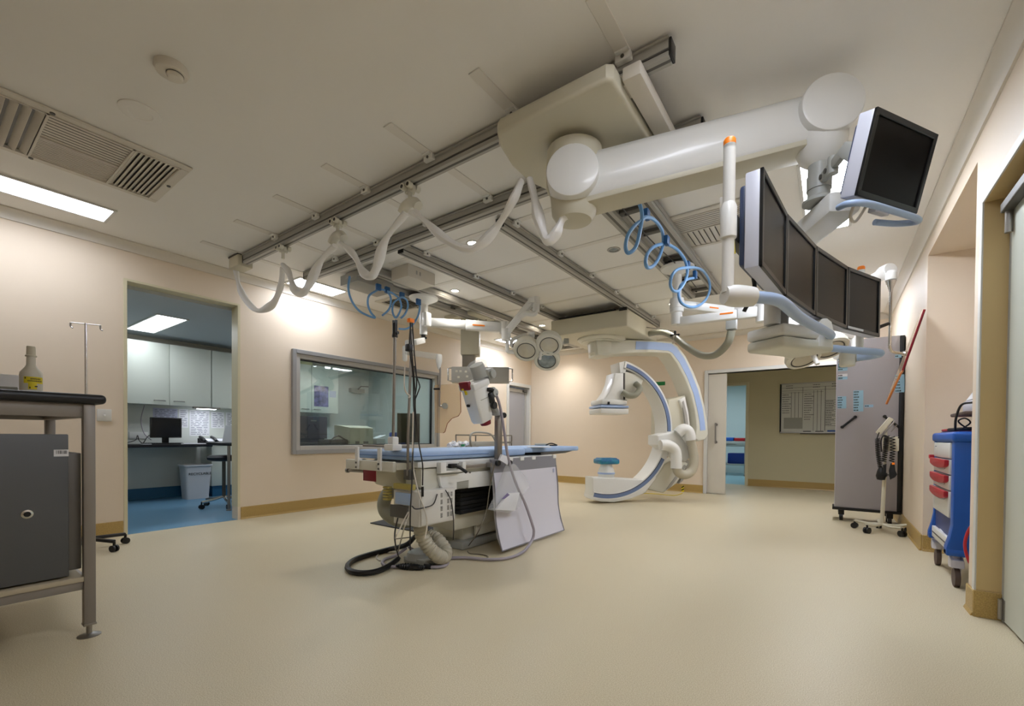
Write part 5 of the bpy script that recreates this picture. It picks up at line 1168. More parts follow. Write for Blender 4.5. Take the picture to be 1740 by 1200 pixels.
q = onX(46, 874, -2.96); b = new(); add_lathe(b, q, [(.02, 0), (.02, .004), (.012, .006), (.01, .002), (0, .002)], (1, 0, 0), 18); lk = obj('lock', b, 'chrome', o); b = new(); add_disc(b, q+V(.001, 0, 0), (1, 0, 0), .0105, .002, 14); obj('keyway', b, 'black', lk)
q = onX(104, 770, -2.96); b = new(); add_box(b, (-2.9595, q.y-.025, q.z-.016), (-2.958, q.y+.025, q.z+.016)); tg = obj('asset_sticker', b, 'paper', o)
b = new()
random.seed(2)
for i in range(14): add_box(b, (-2.958, q.y-.018+i*.0027, q.z-.004), (-2.9575, q.y-.018+i*.0027+random.choice((.0008, .0016)), q.z+.012))
obj('bar_code', b, 'ink', tg, False)
# bottle
q = onZ(53, 666, 1.172); bq = V(-3.2, 0, 0); 
rr = ray(53, 662); t_ = (1.172-1.0)/rr.z; d_ = 2.42; q = at(53, 664, 2.42); q.z = 1.188
s = 2.42/F
o = empty('spray_bottle', q, 'white plastic bottle with yellow label standing on the black bench top', 'bottle')
b = new(); add_lathe(b, q, [(12.8*s, 0), (13.9*s, 2*s), (13.9*s, 38*s), (13.2*s, 43*s), (7.4*s, 52*s), (5.8*s, 56*s), (5.4*s, 70*s)], (0, 0, 1), 32); obj('bottle_body', b, 'bottle', o)
b = new(); add_lathe(b, q+V(0, 0, 70*s), [(5.8*s, 0), (7*s, 0), (7*s, 2*s), (5.6*s, 3*s), (5.4*s, 16*s), (4.8*s, 17.5*s), (0, 17.5*s)], (0, 0, 1), 24); obj('cap', b, 'device_beige', o)
dv = V(O.x-q.x, O.y-q.y, 0).normalized(); sv = V(-dv.y, dv.x, 0)
def wrap(b, r, u0, u1, z0, z1, n=10):
    A, B = [], []
    for i in range(n+1):
        a = u0+(u1-u0)*i/n; p = q+dv*math.cos(a)*r+sv*math.sin(a)*r
        A.append(b.verts.new(p+V(0, 0, z0))); B.append(b.verts.new(p+V(0, 0, z1)))
    for i in range(n): b.faces.new((A[i], A[i+1], B[i+1], B[i]))
    return b
R_ = 14*s
b = new(); wrap(b, R_, -.65, 1.25, 24*s, 35*s); wrap(b, R_, -.25, .5, 14*s, 24*s); lb = obj('label', b, 'label_yellow', o, label='yellow label')
b = new(); wrap(b, R_, -.25, .95, 5*s, 11*s); obj('label', b, 'label_blue', o, label='blue label strip')
b = new(); random.seed(5)
for z, u0, u1 in ((31.5, -.05, .8), (28, -.3, 1.0)):
    u = u0
    while u < u1: wrap(b, R_+.0004, u, u+.05, z*s-1.1*s, z*s+.9*s+random.random()*.5*s, 1); u += .085
wrap(b, R_+.0004, .3, .55, 18*s, 20*s, 2); wrap(b, R_+.0004, -.55, -.45, 31*s, 34*s, 1); wrap(b, R_+.0004, -.15, -.05, 15*s, 18*s, 1); obj('label_print', b, 'ink', o, False)
b = new(); u = -.1
while u < .8: wrap(b, R_+.0004, u, u+.05, 7*s, 9.2*s, 1); u += .08
obj('label_print', b, 'paper', o, False)
# boxes on the bench at the left edge
o = empty('carton', (-3.5, -.05, 1.187), 'grey printed carton at the left edge of the black bench top', 'carton')
q = at(10, 650, 2.5); b = new(); add_obox(b, (q.x, q.y, 1.187+.034), sv, dv, V(0, 0, 1), .09, .12, .066, .002); obj('carton_body', b, 'plastic_grey', o)
b = new(); add_obox(b, V(q.x, q.y, 1.187+.034)+dv*.0605, sv, dv, V(0, 0, 1), .03, .001, .03); add_obox(b, V(q.x, q.y, 1.187+.008)+dv*.0605, sv, dv, V(0, 0, 1), .088, .001, .014); obj('print', b, 'ink', o)
o = empty('glove_box', (-3.7, -.05, 1.187), 'pale blue white box standing behind the grey carton on the bench', 'box')
q = at(14, 640, 2.85); b = new(); add_obox(b, (q.x, q.y, 1.187+.09), sv, dv, V(0, 0, 1), .16, .1, .18, .002); obj('box_body', b, 'paper', o)
b = new(); add_obox(b, V(q.x, q.y, 1.187+.06)+dv*.06-sv*.05, sv, dv, V(0, 0, 1), .12, .02, .07, .002); obj('leaflet', b, 'lilac_white', o)
# drip stand
bx_, by_ = -5.12, .93
o = empty('drip_stand', (bx_, by_, 0), 'thin chrome drip stand with two hooks behind the bench', 'drip stand')
b = new(); add_tube(b, [(bx_, by_, .1), (bx_, by_, 1.3)], .0125, 12, smooth=False); add_tube(b, [(bx_, by_, 1.3), (bx_, by_, 1.925)], .009, 12, smooth=False); obj('pole', b, 'chrome', o)
for s_ in (-1, 1):
    b = new(); e = V(bx_, by_, 1.92)+V(.04, .085, 0)*s_; add_tube(b, [(bx_, by_, 1.92), e, e+V(0, 0, -.012)], .0045, 6, smooth=False); add_tube(b, [e, e+V(0, 0, -.03), e+V(.01, .01, -.045)], .006, 6); obj('hook', b, 'steel', o)
b = new(); add_lathe(b, (bx_, by_, .075), [(.03, 0), (.03, .05), (.018, .06), (.018, .1)]); obj('hub', b, 'black', o)
for k in range(5):
    a = math.radians(100+72*k); e = V(bx_+.27*math.cos(a), by_+.27*math.sin(a), .075)
    b = new(); add_rect_tube(b, (bx_, by_, .1), e+V(0, 0, .012), .035, .028, (0, 0, 1), .008); lg = obj('base_leg', b, 'black', o)
    b = new()
    for s_ in (-1, 1): add_cyl(b, e+V(math.sin(a)*.008*s_, -math.cos(a)*.008*s_, -.047), e+V(math.sin(a)*.022*s_, -math.cos(a)*.022*s_, -.047), .028, .028, 16)
    add_cyl(b, e+V(0, 0, -.05), e+V(0, 0, .01), .01); obj('castor', b, 'black', lg)
# wall fittings
o = empty('wall_switch', (XL, 1.14, 1.15), 'white square wall switch beside the left opening', 'switch'); b = new(); add_box(b, (XL, 1.09, 1.11), (XL+.014, 1.195, 1.225), .004); obj('plate', b, 'cart_white', o); b = new(); add_box(b, (XL+.014, 1.132, 1.157), (XL+.018, 1.15, 1.175), .002); obj('rocker', b, 'med_white', o)
o = empty('wall_plate', (-2.76, YF, 1.48), 'grey wall plate with green label seen through the C-arm ring', 'wall plate'); p = onY(1112, 701, YF); b = new(); add_box(b, (p.x-.045, YF-.012, p.z-.075), (p.x+.045, YF, p.z+.075), .003); obj('plate', b, 'plastic_grey', o); b = new(); add_box(b, (p.x+.005, YF-.014, p.z-.065), (p.x+.06, YF-.012, p.z-.015)); obj('green_label', b, 'green_sign', o)
p = onY(1122, 652, YF); b = new(); add_box(b, (p.x-.12, YF-.006, p.z-.035), (p.x+.09, YF, p.z+.035), .001); single('wall_sign', b, 'green_sign', 'small green sign on the far wall beside the C-arm ring', 'sign')
b = new(); p = onY(1161, 831, YF); t = .05
add_box(b, (p.x-.022, YF-.038, .0), (p.x+.022, YF-.034, .11)); hz = single('hazard_tape', b, 'hazard', 'yellow and black hazard tape on the skirting behind the C-arm', 'tape')
b = new()
for k in range(2): add_prism(b, [(p.x-.022, YF-.039, .02+k*.05), (p.x+.022, YF-.039, .045+k*.05), (p.x+.022, YF-.039, .068+k*.05), (p.x-.022, YF-.039, .043+k*.05)], (0, .002, 0))
obj('tape_stripe', b, 'black', hz)
b = new(); add_tube(b, [onZ(1075, 838, .006), onZ(1110, 839, .006), onZ(1145, 842, .006), onZ(1160, 838, .006)], .006, 6); single('warning_line', b, 'yellow', 'thin yellow cord on the floor behind the C-arm', 'cord')
# ================================================================== CONTROL ROOM
def cupboard(y0, y1, label):
    o = empty('wall_cupboard', (-8.2, (y0+y1)/2, 1.425), label, 'wall cupboard', 'pale wall cupboards in the control room')
    b = new(); add_box(b, (-8.395, y0+.002, 1.43), (-8.07, y1-.002, 2.33), .002); obj('body', b, 'laminate', o)
    m = (y0+y1)/2
    for a, c, s in ((y0, m, 1), (m, y1, -1)):
        b = new(); add_box(b, (-8.07, a+.003, 1.425), (-8.05, c-.003, 2.333), .002); d = obj('door', b, 'laminate', o)
        hy = (c-.05) if s > 0 else (a+.05); e = hy-s*.14
        b = new(); add_tube(b, [(-8.05, hy, 1.485), (-8.028, hy-s*.015, 1.487), (-8.025, (hy+e)/2, 1.487), (-8.028, e+s*.015, 1.487), (-8.05, e, 1.485)], .006, 8); obj('handle', b, 'steel', d)
cupboard(.71, 1.83, 'pale wall cupboard at the left edge of the control room opening')
cupboard(1.83, 2.93, 'pale wall cupboard with both handles visible above the black monitor')
cupboard(2.94, 4.04, 'pale wall cupboard at the right edge of the control room opening')
cupboard(4.05, 5.18, 'pale wall cupboard with a dark poster seen through the window')
b = new(); add_box(b, (-8.395, .7, .80), (-7.8, 2.86, .842), .006); single('worktop', b, 'bench_top', 'long black worktop under the control room cupboards', 'worktop')
o = empty('under_cupboard', (-8.15, 3.2, 0), 'cream base cupboard to the right of the black worktop with blue kick strip', 'base cupboard')
b = new(); add_box(b, (-8.39, 2.9, .17), (-7.95, 3.6, .86), .004); obj('body', b, 'laminate', o); b = new(); add_box(b, (-8.38, 2.92, 0), (-7.98, 3.58, .17)); obj('kick', b, 'blue_skirting', o)
o = empty('strip_light', (-8.2, 2.8, 1.4), 'lit strip light under the control room cupboards', 'strip light')
b = new(); a_, c_ = onX(336, 695, -8.1), onX(366, 694, -8.1); add_box(b, (-8.15, a_.y-.06, 1.395), (-8.06, c_.y+.06, 1.425), .004); obj('housing', b, 'steel', o); b = new(); add_box(b, (-8.14, a_.y, 1.39), (-8.07, c_.y, 1.396)); obj('tube', b, 'light_strip', o)
# monitor and keyboard
o = empty('desktop_monitor', (-8.1, 2.3, .842), 'black desktop monitor on the control room worktop', 'monitor')
tl, tr, br, bl = [onX(x, y, -8.02) for x, y in ((256, 709), (309, 711), (313, 745), (257, 744))]
W = tr.y-tl.y; ym = (tl.y+tr.y)/2; zt, zb_ = tl.z, bl.z
b = new(); add_box(b, (-8.07, ym-W/2, zb_), (-8.02, ym+W/2, zt), .006); obj('housing', b, 'bezel', o)
b = new(); add_box(b, (-8.0205, ym-W/2+.015, zb_+.02), (-8.018, ym+W/2-.015, zt-.015)); obj('screen', b, 'screen_ctrl', o)
b = new(); add_box(b, (-8.09, ym-.04, .86), (-8.06, ym+.04, zb_+.1), .004); add_box(b, (-8.16, ym-.12, .842), (-7.95, ym+.12, .856), .006); obj('stand', b, 'bezel', o)
b = new(); add_box(b, (-8.0, 2.02, .842), (-7.86, 2.5, .858), .004); kb = single('keyboard', b, 'black_soft', 'black keyboard in front of the black desktop monitor', 'keyboard')
b = new()
for r_ in range(4):
    for k in range(14): add_box(b, (-7.99+r_*.031, 2.035+k*.0325, .858), (-7.965+r_*.031, 2.062+k*.0325, .863))
b.transform(Matrix.Translation(-kb.location)); ko = obj('keys', b, 'bezel', None, False); ko.parent = kb
b = new(); p = onX(251, 755, -7.82); add_box(b, (-7.95, p.y-.05, .842), (-7.83, p.y+.05, .85), .003); single('notepad', b, 'paper', 'small white notepad at the edge of the worktop left of the keyboard', 'notepad')
random.seed(21)
for nm, y0, lab in (('desk_cable', 1.9, 'dark looped cables at the left end of the worktop'), ('desk_cable', 2.12, 'grey cable rising to the cupboard behind the black desktop monitor')):
    b = new()
    if y0 < 2: pts = [(-8.0, 1.85, .86), (-7.95, 1.95, .9), (-8.05, 2.0, .97), (-8.1, 2.03, .9), (-8.0, 2.05, .86), (-8.02, 2.1, .94), (-8.1, 2.16, .98)]
    else: pts = [(-8.2, 2.2, .9), (-8.3, 2.14, 1.0), (-8.36, 2.12, 1.2), (-8.36, 2.16, 1.42)]
    add_tube(b, pts, .006, 6); single(nm, b, 'cable_dark' if y0 < 2 else 'cable_grey', lab, 'cable')
b = new(); p = onX(236, 740, -8.38); add_box(b, (-8.4, p.y-.11, p.z-.05), (-8.385, p.y+.11, p.z+.05), .003); single('socket_strip', b, 'med_white', 'white power socket on the wall left of the black desktop monitor', 'socket')
# papers on the wall
def sheet(x0, x1, y0, y1, label, lines, m='paper'):
    a, c = onX(x0, y0, -8.395), onX(x1, y1, -8.395); o = empty('wall_paper_sheet', (-8.4, (a.y+c.y)/2, min(a.z, c.z)), label, 'paper', 'sheets pinned on the control room wall')
    b = new(); add_box(b, (-8.4, a.y, c.z), (-8.397, c.y, a.z)); obj('sheet', b, m, o, False)
    b = new(); h = a.z-c.z
    for k in range(lines):
        z = a.z-h*(k+1)/(lines+1)
        u = a.y+.02
        while u < c.y-.03:
            v = min(u+random.uniform(.02, .09), c.y-.015); add_box(b, (-8.397, u, z-.004), (-8.3965, v, z+.004)); u = v+random.uniform(.012, .04)
    obj('print', b, 'ink_soft', o, False)
sheet(260, 302, 693, 712, 'lilac sheet half hidden behind the black desktop monitor', 5, 'paper_lilac')
sheet(304, 320, 695, 727, 'narrow printed sheet right of the black desktop monitor', 9)
sheet(322, 356, 697, 741, 'large printed chart under the strip light', 14)
sheet(359, 381, 700, 728, 'printed timetable right of the large chart', 8)
sheet(384, 400, 701, 725, 'dark bordered sheet nearest the opening edge', 7)
b = new()
for k in range(6):
    p = onX(262+k*6.6, 702, -8.394); add_box(b, (-8.397, p.y-.006, p.z-.09), (-8.394, p.y+.006, p.z+.04))
single('document_rack', b, 'paper_lilac', 'row of lilac document dividers above the black desktop monitor', 'document rack') if False else b.free()
# phone
for px, lab in ((349, 'black desk telephone with pale keypad on the worktop'), (368, 'second black desk telephone beside the grey white device')):
    p = onX(px+3, 750, -8.05); o = empty('telephone', (-8.05, p.y, .842), lab, 'telephone', 'desk telephones')
    b = new(); add_prism(b, [(-7.92, p.y-.1, .845), (-8.15, p.y-.1, .845), (-8.15, p.y-.1, .93), (-7.92, p.y-.1, .865)], (0, .2, 0), .006); obj('base', b, 'black_soft', o)
    b = new(); add_prism(b, [(-7.95, p.y-.02, .878), (-8.1, p.y-.02, .92), (-8.1, p.y-.02, .924), (-7.95, p.y-.02, .882)], (0, .1, 0)); obj('keypad', b, 'paper', o)
    b = new(); add_tube(b, [(-7.94, p.y-.07, .89), (-8.03, p.y-.07, .93), (-8.13, p.y-.07, .95)], .022, 8); obj('handset', b, 'black', o)
b = new(); p = onX(322, 756, -7.9); add_box(b, (-8.05, p.y-.12, .842), (-7.85, p.y+.3, .852), .002); single('paper_stack', b, 'paper', 'white papers on the worktop in front of the telephones', 'papers')
# bin
o = empty('waste_bin', (-8.1, 2.75, 0), 'white bin lettered RECYCLABLE under the worktop', 'bin')
bx, by = -7.99, 2.69
b = new()
def rrect(cx, cy, w, d, z, n=3, r=.03):
    out = []
    for sx_, sy_, a0_ in ((1, 1, 0), (-1, 1, 90), (-1, -1, 180), (1, -1, 270)):
        for k in range(n+1): a = math.radians(a0_+90*k/n); out.append(V(cx+sx_*(w/2-r)+r*math.cos(a), cy+sy_*(d/2-r)+r*math.sin(a), z))
    return out
def loft(b, rings, caps=(True, True)):
    R = [[b.verts.new(p) for p in q] for q in rings]
    for P, Q in zip(R, R[1:]):
        n = len(P)
        for i in range(n): j = (i+1) % n; b.faces.new((P[i], P[j], Q[j], Q[i]))
    if caps[0]: b.faces.new(R[0][::-1])
    if caps[1]: b.faces.new(R[-1])
    return b
loft(b, [rrect(bx, by, .25, .29, 0), rrect(bx, by, .3, .35, .5), rrect(bx, by, .325, .375, .505), rrect(bx, by, .325, .375, .525), rrect(bx, by, .29, .34, .525), rrect(bx, by, .23, .27, .02)], (True, True)); obj('bin_body', b, 'bin_white', o)
b = new(); text_mesh(b, 'RECYCLABLE', (bx+.1455, by+.015, .385), V(0, 1, 0), V(.05, 0, 1), .052, .002); obj('lettering', b, 'ink', o, False)
# near desk with device, and stool
o = empty('side_desk', (-6.35, 2.8, 0), 'narrow black topped desk at the right edge of the control room opening', 'desk')
b = new(); add_box(b, (-7.05, 2.5, .845), (-6.25, 3.3, .885), .008); obj('desk_top', b, 'bench_top', o)
for x, y in ((-6.37, 2.52), (-6.95, 3.2), (-6.37, 3.2)): b = new(); add_cyl(b, (x, y, .02), (x, y, .845), .018); add_lathe(b, (x, y, 0), [(.03, 0), (.03, .01), (.012, .02), (.012, .03)]); obj('leg', b, 'leg_grey', o)
o = empty('desk_device', (-6.6, 2.75, .885), 'grey white boxy device on the black side desk', 'device')
a_ = onX(376, 740, -6.55)
b = new(); add_prism(b, [(-6.5, 2.62, .886), (-6.5, 2.66, 1.12), (-6.5, 3.0, 1.13), (-6.5, 3.0, .886)], (-.35, 0, 0), .012, 2); obj('device_body', b, 'bin_white', o)
b = new(); add_box(b, (-6.499, 2.745, 1.03), (-6.496, 2.775, 1.09)); add_box(b, (-6.499, 2.735, .9), (-6.496, 2.78, .925)); obj('vents', b, 'alu_grey', o)
sx_, sy_ = -6.78, 2.62
o = empty('stool', (sx_, sy_, 0), 'black stool with chrome castor base under the side desk', 'stool')
b = new(); add_lathe(b, (sx_, sy_, .62), [(0, 0), (.15, .01), (.19, .03), (.2, .06), (.17, .085), (0, .09)]); obj('seat', b, 'seat_black', o)
b = new(); add_cyl(b, (sx_, sy_, .12), (sx_, sy_, .62), .022); obj('gas_column', b, 'alu_dark', o)
for k in range(5):
    a = math.radians(205+72*k); e = V(sx_+.28*math.cos(a), sy_+.28*math.sin(a), .085)
    b = new(); add_tube(b, [(sx_, sy_, .14), V(sx_, sy_, .13).lerp(e, .5)+V(0, 0, .0), e+V(0, 0, .005)], .018, 8); lg = obj('base_leg', b, 'chrome', o)
    b = new()
    for s_ in (-1, 1): add_cyl(b, e+V(math.sin(a)*.006*s_, -math.cos(a)*.006*s_, -.055), e+V(math.sin(a)*.022*s_, -math.cos(a)*.022*s_, -.055), .03, .03, 14)
    add_cyl(b, e+V(0, 0, -.055), e+V(0, 0, .01), .009); obj('castor', b, 'black', lg)

# ---- behind the window
b = new(); add_box(b, (-6.55, 3.36, .74), (-5.8, 6.1, .775), .006); o = single('window_desk', b, 'bench_top', 'long desk under the control room side of the window', 'desk', base=(-6.2, 4.5, 0))
b = new()
for y in (3.45, 4.7, 6.0): add_box(b, (-6.5, y-.02, 0), (-5.9, y+.02, .74))
b.transform(Matrix.Translation(-o.location)); lo = obj('desk_panel', b, 'laminate', None); lo.parent = o
b = new(); a_, c_ = onX(534, 655, -8.045), onX(558, 692, -8.045); add_box(b, (-8.049, a_.y, c_.z), (-8.045, c_.y, a_.z)); single('poster', b, 'poster', 'dark purple poster on the cupboard door seen through the window', 'poster')
b = new(); a_, c_ = onX(560, 664, -8.045), onX(571, 676, -8.045); add_box(b, (-8.049, a_.y, c_.z), (-8.045, c_.y, a_.z)); single('photo_print', b, 'paper_lilac', 'small pale print beside the dark poster on the cupboard', 'print')
b = new(); a_, c_ = onX(510, 612, -8.045), onX(531, 621, -8.045); add_box(b, (-8.049, a_.y, c_.z), (-8.045, c_.y, a_.z)); single('cupboard_label', b, mat('pale_yellow', 'c9c489', .5), 'pale yellow strip on the cupboard at the top corner of the window', 'label')
o = empty('dark_locker', (-7.4, 4.2, 0), 'dark blue black cabinet seen in the lower left corner of the window', 'cabinet')
a_, c_ = onX(500, 707, -7.4), onX(556, 755, -7.4)
b = new(); add_box(b, (-7.9, a_.y, 0), (-7.4, c_.y, onX(540, 708, -7.4).z), .008); obj('locker_body', b, 'navy_box', o)
q = onX(533, 715, -7.4); b = new(); add_box(b, (-7.4, q.y-.05, q.z-.012), (-7.397, q.y+.05, q.z+.012)); obj('badge', b, 'steel', o)
o = empty('tower_unit', (-6.3, 3.9, .775), 'black equipment case low in the window between locker and printer', 'case')
a_, c_ = onX(551, 742, -6.3), onX(584, 742, -6.3); b = new(); add_box(b, (-6.5, a_.y, .776), (-6.15, c_.y, .93), .03, 3); obj('case_body', b, 'black_soft', o); b = new(); add_tube(b, [(-6.2, a_.y+.05, .92), (-6.2, (a_.y+c_.y)/2, .985), (-6.2, c_.y-.03, .92)], .012, 8); obj('handle', b, 'black', o)
b = new(); a_, c_ = onX(562, 735, -7.2), onX(590, 735, -7.2); add_box(b, (-7.5, a_.y, .9), (-7.2, c_.y, .93), .004); add_box(b, (-7.48, a_.y+.02, 0), (-7.22, c_.y-.02, .9)); single('low_cabinet', b, 'laminate', 'low pale cabinet behind the black equipment case in the window', 'cabinet')
o = empty('crt_monitor', (-6.2, 4.6, .775), 'beige old tube monitor seen from behind in the window', 'monitor')
a_, c_ = onX(592, 723, -6.1), onX(639, 757, -6.1); zt = onX(610, 724, -6.1).z
b = new(); loft(b, [[V(-6.45, y, z) for y, z in ((a_.y-.02, .8), (c_.y+.02, .8), (c_.y+.02, zt+.01), (a_.y-.02, zt+.01))], [V(-6.38, y, z) for y, z in ((a_.y-.02, .8), (c_.y+.02, .8), (c_.y+.02, zt+.01), (a_.y-.02, zt+.01))], [V(-6.12, y, z) for y, z in ((a_.y+.04, .83), (c_.y-.04, .83), (c_.y-.05, zt-.03), (a_.y+.05, zt-.03))]]); obj('shell', b, 'device_beige', o, False)
b = new(); ym = (a_.y+c_.y)/2
add_box(b, (-6.119, ym-.12, .86), (-6.115, ym-.05, .9)); add_box(b, (-6.119, ym+.03, .86), (-6.115, ym+.12, .9)); obj('sockets', b, 'alu_dark', o)
b = new(); add_box(b, (-6.4, ym-.1, .776), (-6.15, ym+.1, .815), .01); obj('foot', b, 'device_beige', o)
o = empty('desk_printer', (-6.2, 5.05, .775), 'small pale printer beside the beige tube monitor in the window', 'printer')
a_, c_ = onX(640, 745, -6.1), onX(655, 745, -6.1); b = new(); add_box(b, (-6.4, a_.y, .776), (-6.1, c_.y, .95), .015); obj('printer_body', b, 'bin_white', o)
b = new(); add_prism(b, [(-6.3, c_.y-.1, .95), (-6.3, c_.y+.05, 1.0), (-6.3, c_.y+.05, 1.005), (-6.3, c_.y-.1, .955)], (.15, 0, 0)); obj('paper_guide', b, 'paper', o)
o = empty('desk_screen', (-6.1, 5.3, .775), 'black flat monitor turned away at the right of the window', 'monitor')
a_, c_ = onX(684, 702, -6.15), onX(704, 740, -6.15); zt = a_.z; ym = (a_.y+c_.y)/2
b = new(); add_obox(b, (-6.15, ym, (zt+.87)/2), V(.55, .83, 0).normalized(), V(.83, -.55, 0).normalized(), V(0, 0, 1), .4, .045, zt-.87, .006); obj('housing', b, 'bezel', o); b = new(); add_box(b, (-6.2, ym-.03, .79), (-6.14, ym+.03, .95), .004); add_box(b, (-6.26, ym-.1, .776), (-6.06, ym+.1, .79), .004); obj('stand', b, 'bezel', o)
o = empty('office_chair', (-6.9, 5.7, 0), 'blue office chair back seen through the window behind the black flat monitor', 'chair')
q = onX(676, 732, -6.95)
b = new(); add_box(b, (-6.98, q.y-.2, .72), (-6.92, q.y+.2, 1.06), .03, 3); obj('backrest', b, 'chair_blue', o); b = new(); add_box(b, (-7.4, q.y-.22, .44), (-6.95, q.y+.22, .52), .03, 3); obj('seat', b, 'chair_blue', o)
b = new(); add_cyl(b, (-7.18, q.y, .08), (-7.18, q.y, .44), .03); add_box(b, (-7.0, q.y-.03, .5), (-6.96, q.y+.03, .8), .006); obj('column', b, 'black', o)
for k in range(5): a = math.radians(72*k); e = (-7.18+.27*math.cos(a), q.y+.27*math.sin(a), .06); b = new(); add_tube(b, [(-7.18, q.y, .1), e], .02, 8, smooth=False); add_cyl(b, (e[0], e[1]-.015, .03), (e[0], e[1]+.015, .03), .03); obj('base_leg', b, 'black', o)
o = empty('wall_projector', (-8.2, 6.0, 1.8), 'grey bracketed unit on the back wall seen through the window', 'wall unit')
a_, c_ = onX(597, 659, -8.3), onX(620, 667, -8.3); b = new(); add_box(b, (-8.4, a_.y, c_.z-.02), (-8.3, c_.y, a_.z), .01); obj('unit_body', b, 'plastic_grey', o); b = new(); add_tube(b, [(-8.3, (a_.y+c_.y)/2, a_.z-.02), (-8.2, (a_.y+c_.y)/2, a_.z+.04), (-8.15, (a_.y+c_.y)/2+.15, a_.z+.04)], .012, 6, smooth=False); obj('bracket', b, 'alu_dark', o)
# ================================================================== FAR CORRIDOR
o = empty('whiteboard', (-.25, 10.5, 1.13), 'whiteboard with a hand drawn table on the corridor wall', 'whiteboard')
wx0, wx1, wz0, wz1 = -.84, .5, 1.13, 2.1
yw = 10.5
b = new(); add_box(b, (wx0, yw-.018, wz0), (wx1, yw, wz1)); obj('board', b, 'board_white', o)
b = new(); add_box(b, (wx0-.012, yw-.026, wz0-.01), (wx0+.015, yw, wz1+.005), .003); add_box(b, (wx1-.015, yw-.026, wz0-.01), (wx1+.012, yw, wz1+.005), .003); obj('side_frame', b, 'black', o)
b = new(); add_box(b, (wx0, yw-.026, wz1-.01), (wx1, yw, wz1+.012), .003); obj('top_frame', b, 'frame_light', o)
b = new(); add_box(b, (wx0, yw-.06, wz0-.02), (wx1, yw, wz0+.01), .004); tray = obj('pen_tray', b, 'frame_light', o)
b = new(); add_box(b, (-.5, yw-.05, wz0-.034), (.3, yw-.01, wz0-.021), .003); obj('tray_lip', b, 'black', tray)
for x, lab in ((-.45, 'dark marker pen at the left of the whiteboard tray'), (-.25, 'dark marker pen in the middle of the whiteboard tray')):
    b = new(); add_cyl(b, (x, yw-.04, wz0+.018), (x+.13, yw-.04, wz0+.018), .008, .008, 10); single('marker_pen', b, 'ink', lab, 'pen', 'pens on the whiteboard tray')
b = new(); add_box(b, (-.06, yw-.055, wz0+.011), (.2, yw-.025, wz0+.04), .004); single('board_eraser', b, 'label_blue', 'dark blue eraser on the whiteboard tray', 'eraser')
b = new(); yf = yw-.0185
def vl(x, z0, z1, t=.004): add_box(b, (x-t/2, yf-.0005, z0), (x+t/2, yf, z1))
def hl(z, x0, x1, t=.004): add_box(b, (x0, yf-.0005, z-t/2), (x1, yf, z+t/2))
W0 = -.82
for z in (2.02, 1.96): hl(z, W0, .48)
hl(1.92, W0, -.13)
for x in (-.655, -.595, -.535): vl(x, 1.23, 1.93, .006)
vl(-.465, 1.23, 2.02, .006)
for x in (-.285, -.225, -.165): vl(x, 1.16, 1.95, .006)
vl(-.1, 1.16, 2.02, .008)
zz = 1.75
hl(zz, -.1, .48)
for k in range(12): hl(zz-.045*k, -.1, .48, .005)
for x in (.09, .14, .19, .25, .31, .37): vl(x, 1.16, 1.75, .005)
random.seed(9)
for x0, n, zs in ((-.81, 9, 1.88), (-.44, 12, 1.88), (-.09, 11, 1.73), (-.75, 2, 2.06), (-.3, 2, 2.06), (.0, 2, 2.06)):
    for k in range(n):
        x = x0
        while x < x0+random.uniform(.08, .16): e = x+random.uniform(.008, .025); add_box(b, (x, yf-.0005, zs-k*.045-.006), (e, yf, zs-k*.045+.006)); x = e+.006
obj('marker_lines', b, 'ink', o, False)
b = new(); add_box(b, (-.78, yf-.001, 1.2), (-.46, yf, 1.42)); obj('pinned_sheet', b, 'plastic_grey', o)
# trolley in the blue lit room
o = empty('supply_trolley', (-2.35, 13.2, 0), 'grey trolley with blue and red tubs in the blue lit room beyond the corridor', 'trolley')
tx, ty = onY(1250, 700, 13.2).x, 13.2
b = new(); add_box(b, (tx-.42, ty-.2, .78), (tx+.3, ty+.25, .92), .01); obj('drawer_box', b, 'med_grey', o); b = new(); add_box(b, (tx-.3, ty-.212, .84), (tx+.05, ty-.2, .855)); obj('drawer_pull', b, 'steel', o)
for x in (tx-.38, tx+.26):
    for y in (ty-.16, ty+.2): b = new(); add_cyl(b, (x, y, .08), (x, y, .8), .015); add_cyl(b, (x-.015, y, .04), (x+.015, y, .04), .04); obj('leg', b, 'alu_grey', o)
b = new(); add_box(b, (tx-.42, ty-.2, .28), (tx+.3, ty+.25, .32), .006); obj('shelf', b, 'med_grey', o)
b = new(); add_box(b, (tx-.4, ty-.15, .922), (tx-.02, ty+.15, 1.02), .015); single('tub', b, 'cart_blue', 'blue tub on the trolley in the blue lit room', 'tub')
b = new(); add_box(b, (tx+.0, ty-.15, .922), (tx+.25, ty+.15, 1.01), .015); single('tub', b, 'red', 'red tub on the trolley in the blue lit room', 'tub')
b = new(); add_box(b, (tx-.15, ty-.18, .322), (tx+.25, ty+.2, .6), .015); single('tub', b, 'cart_navy', 'dark tub on the lower shelf of the trolley in the blue lit room', 'tub')
b = new(); add_box(b, (tx-.45, ty-.55, 0), (tx-.2, ty-.3, .62), .03, 3); single('sack_bin', b, 'cart_navy', 'dark blue bin in front of the trolley in the blue lit room', 'bin')

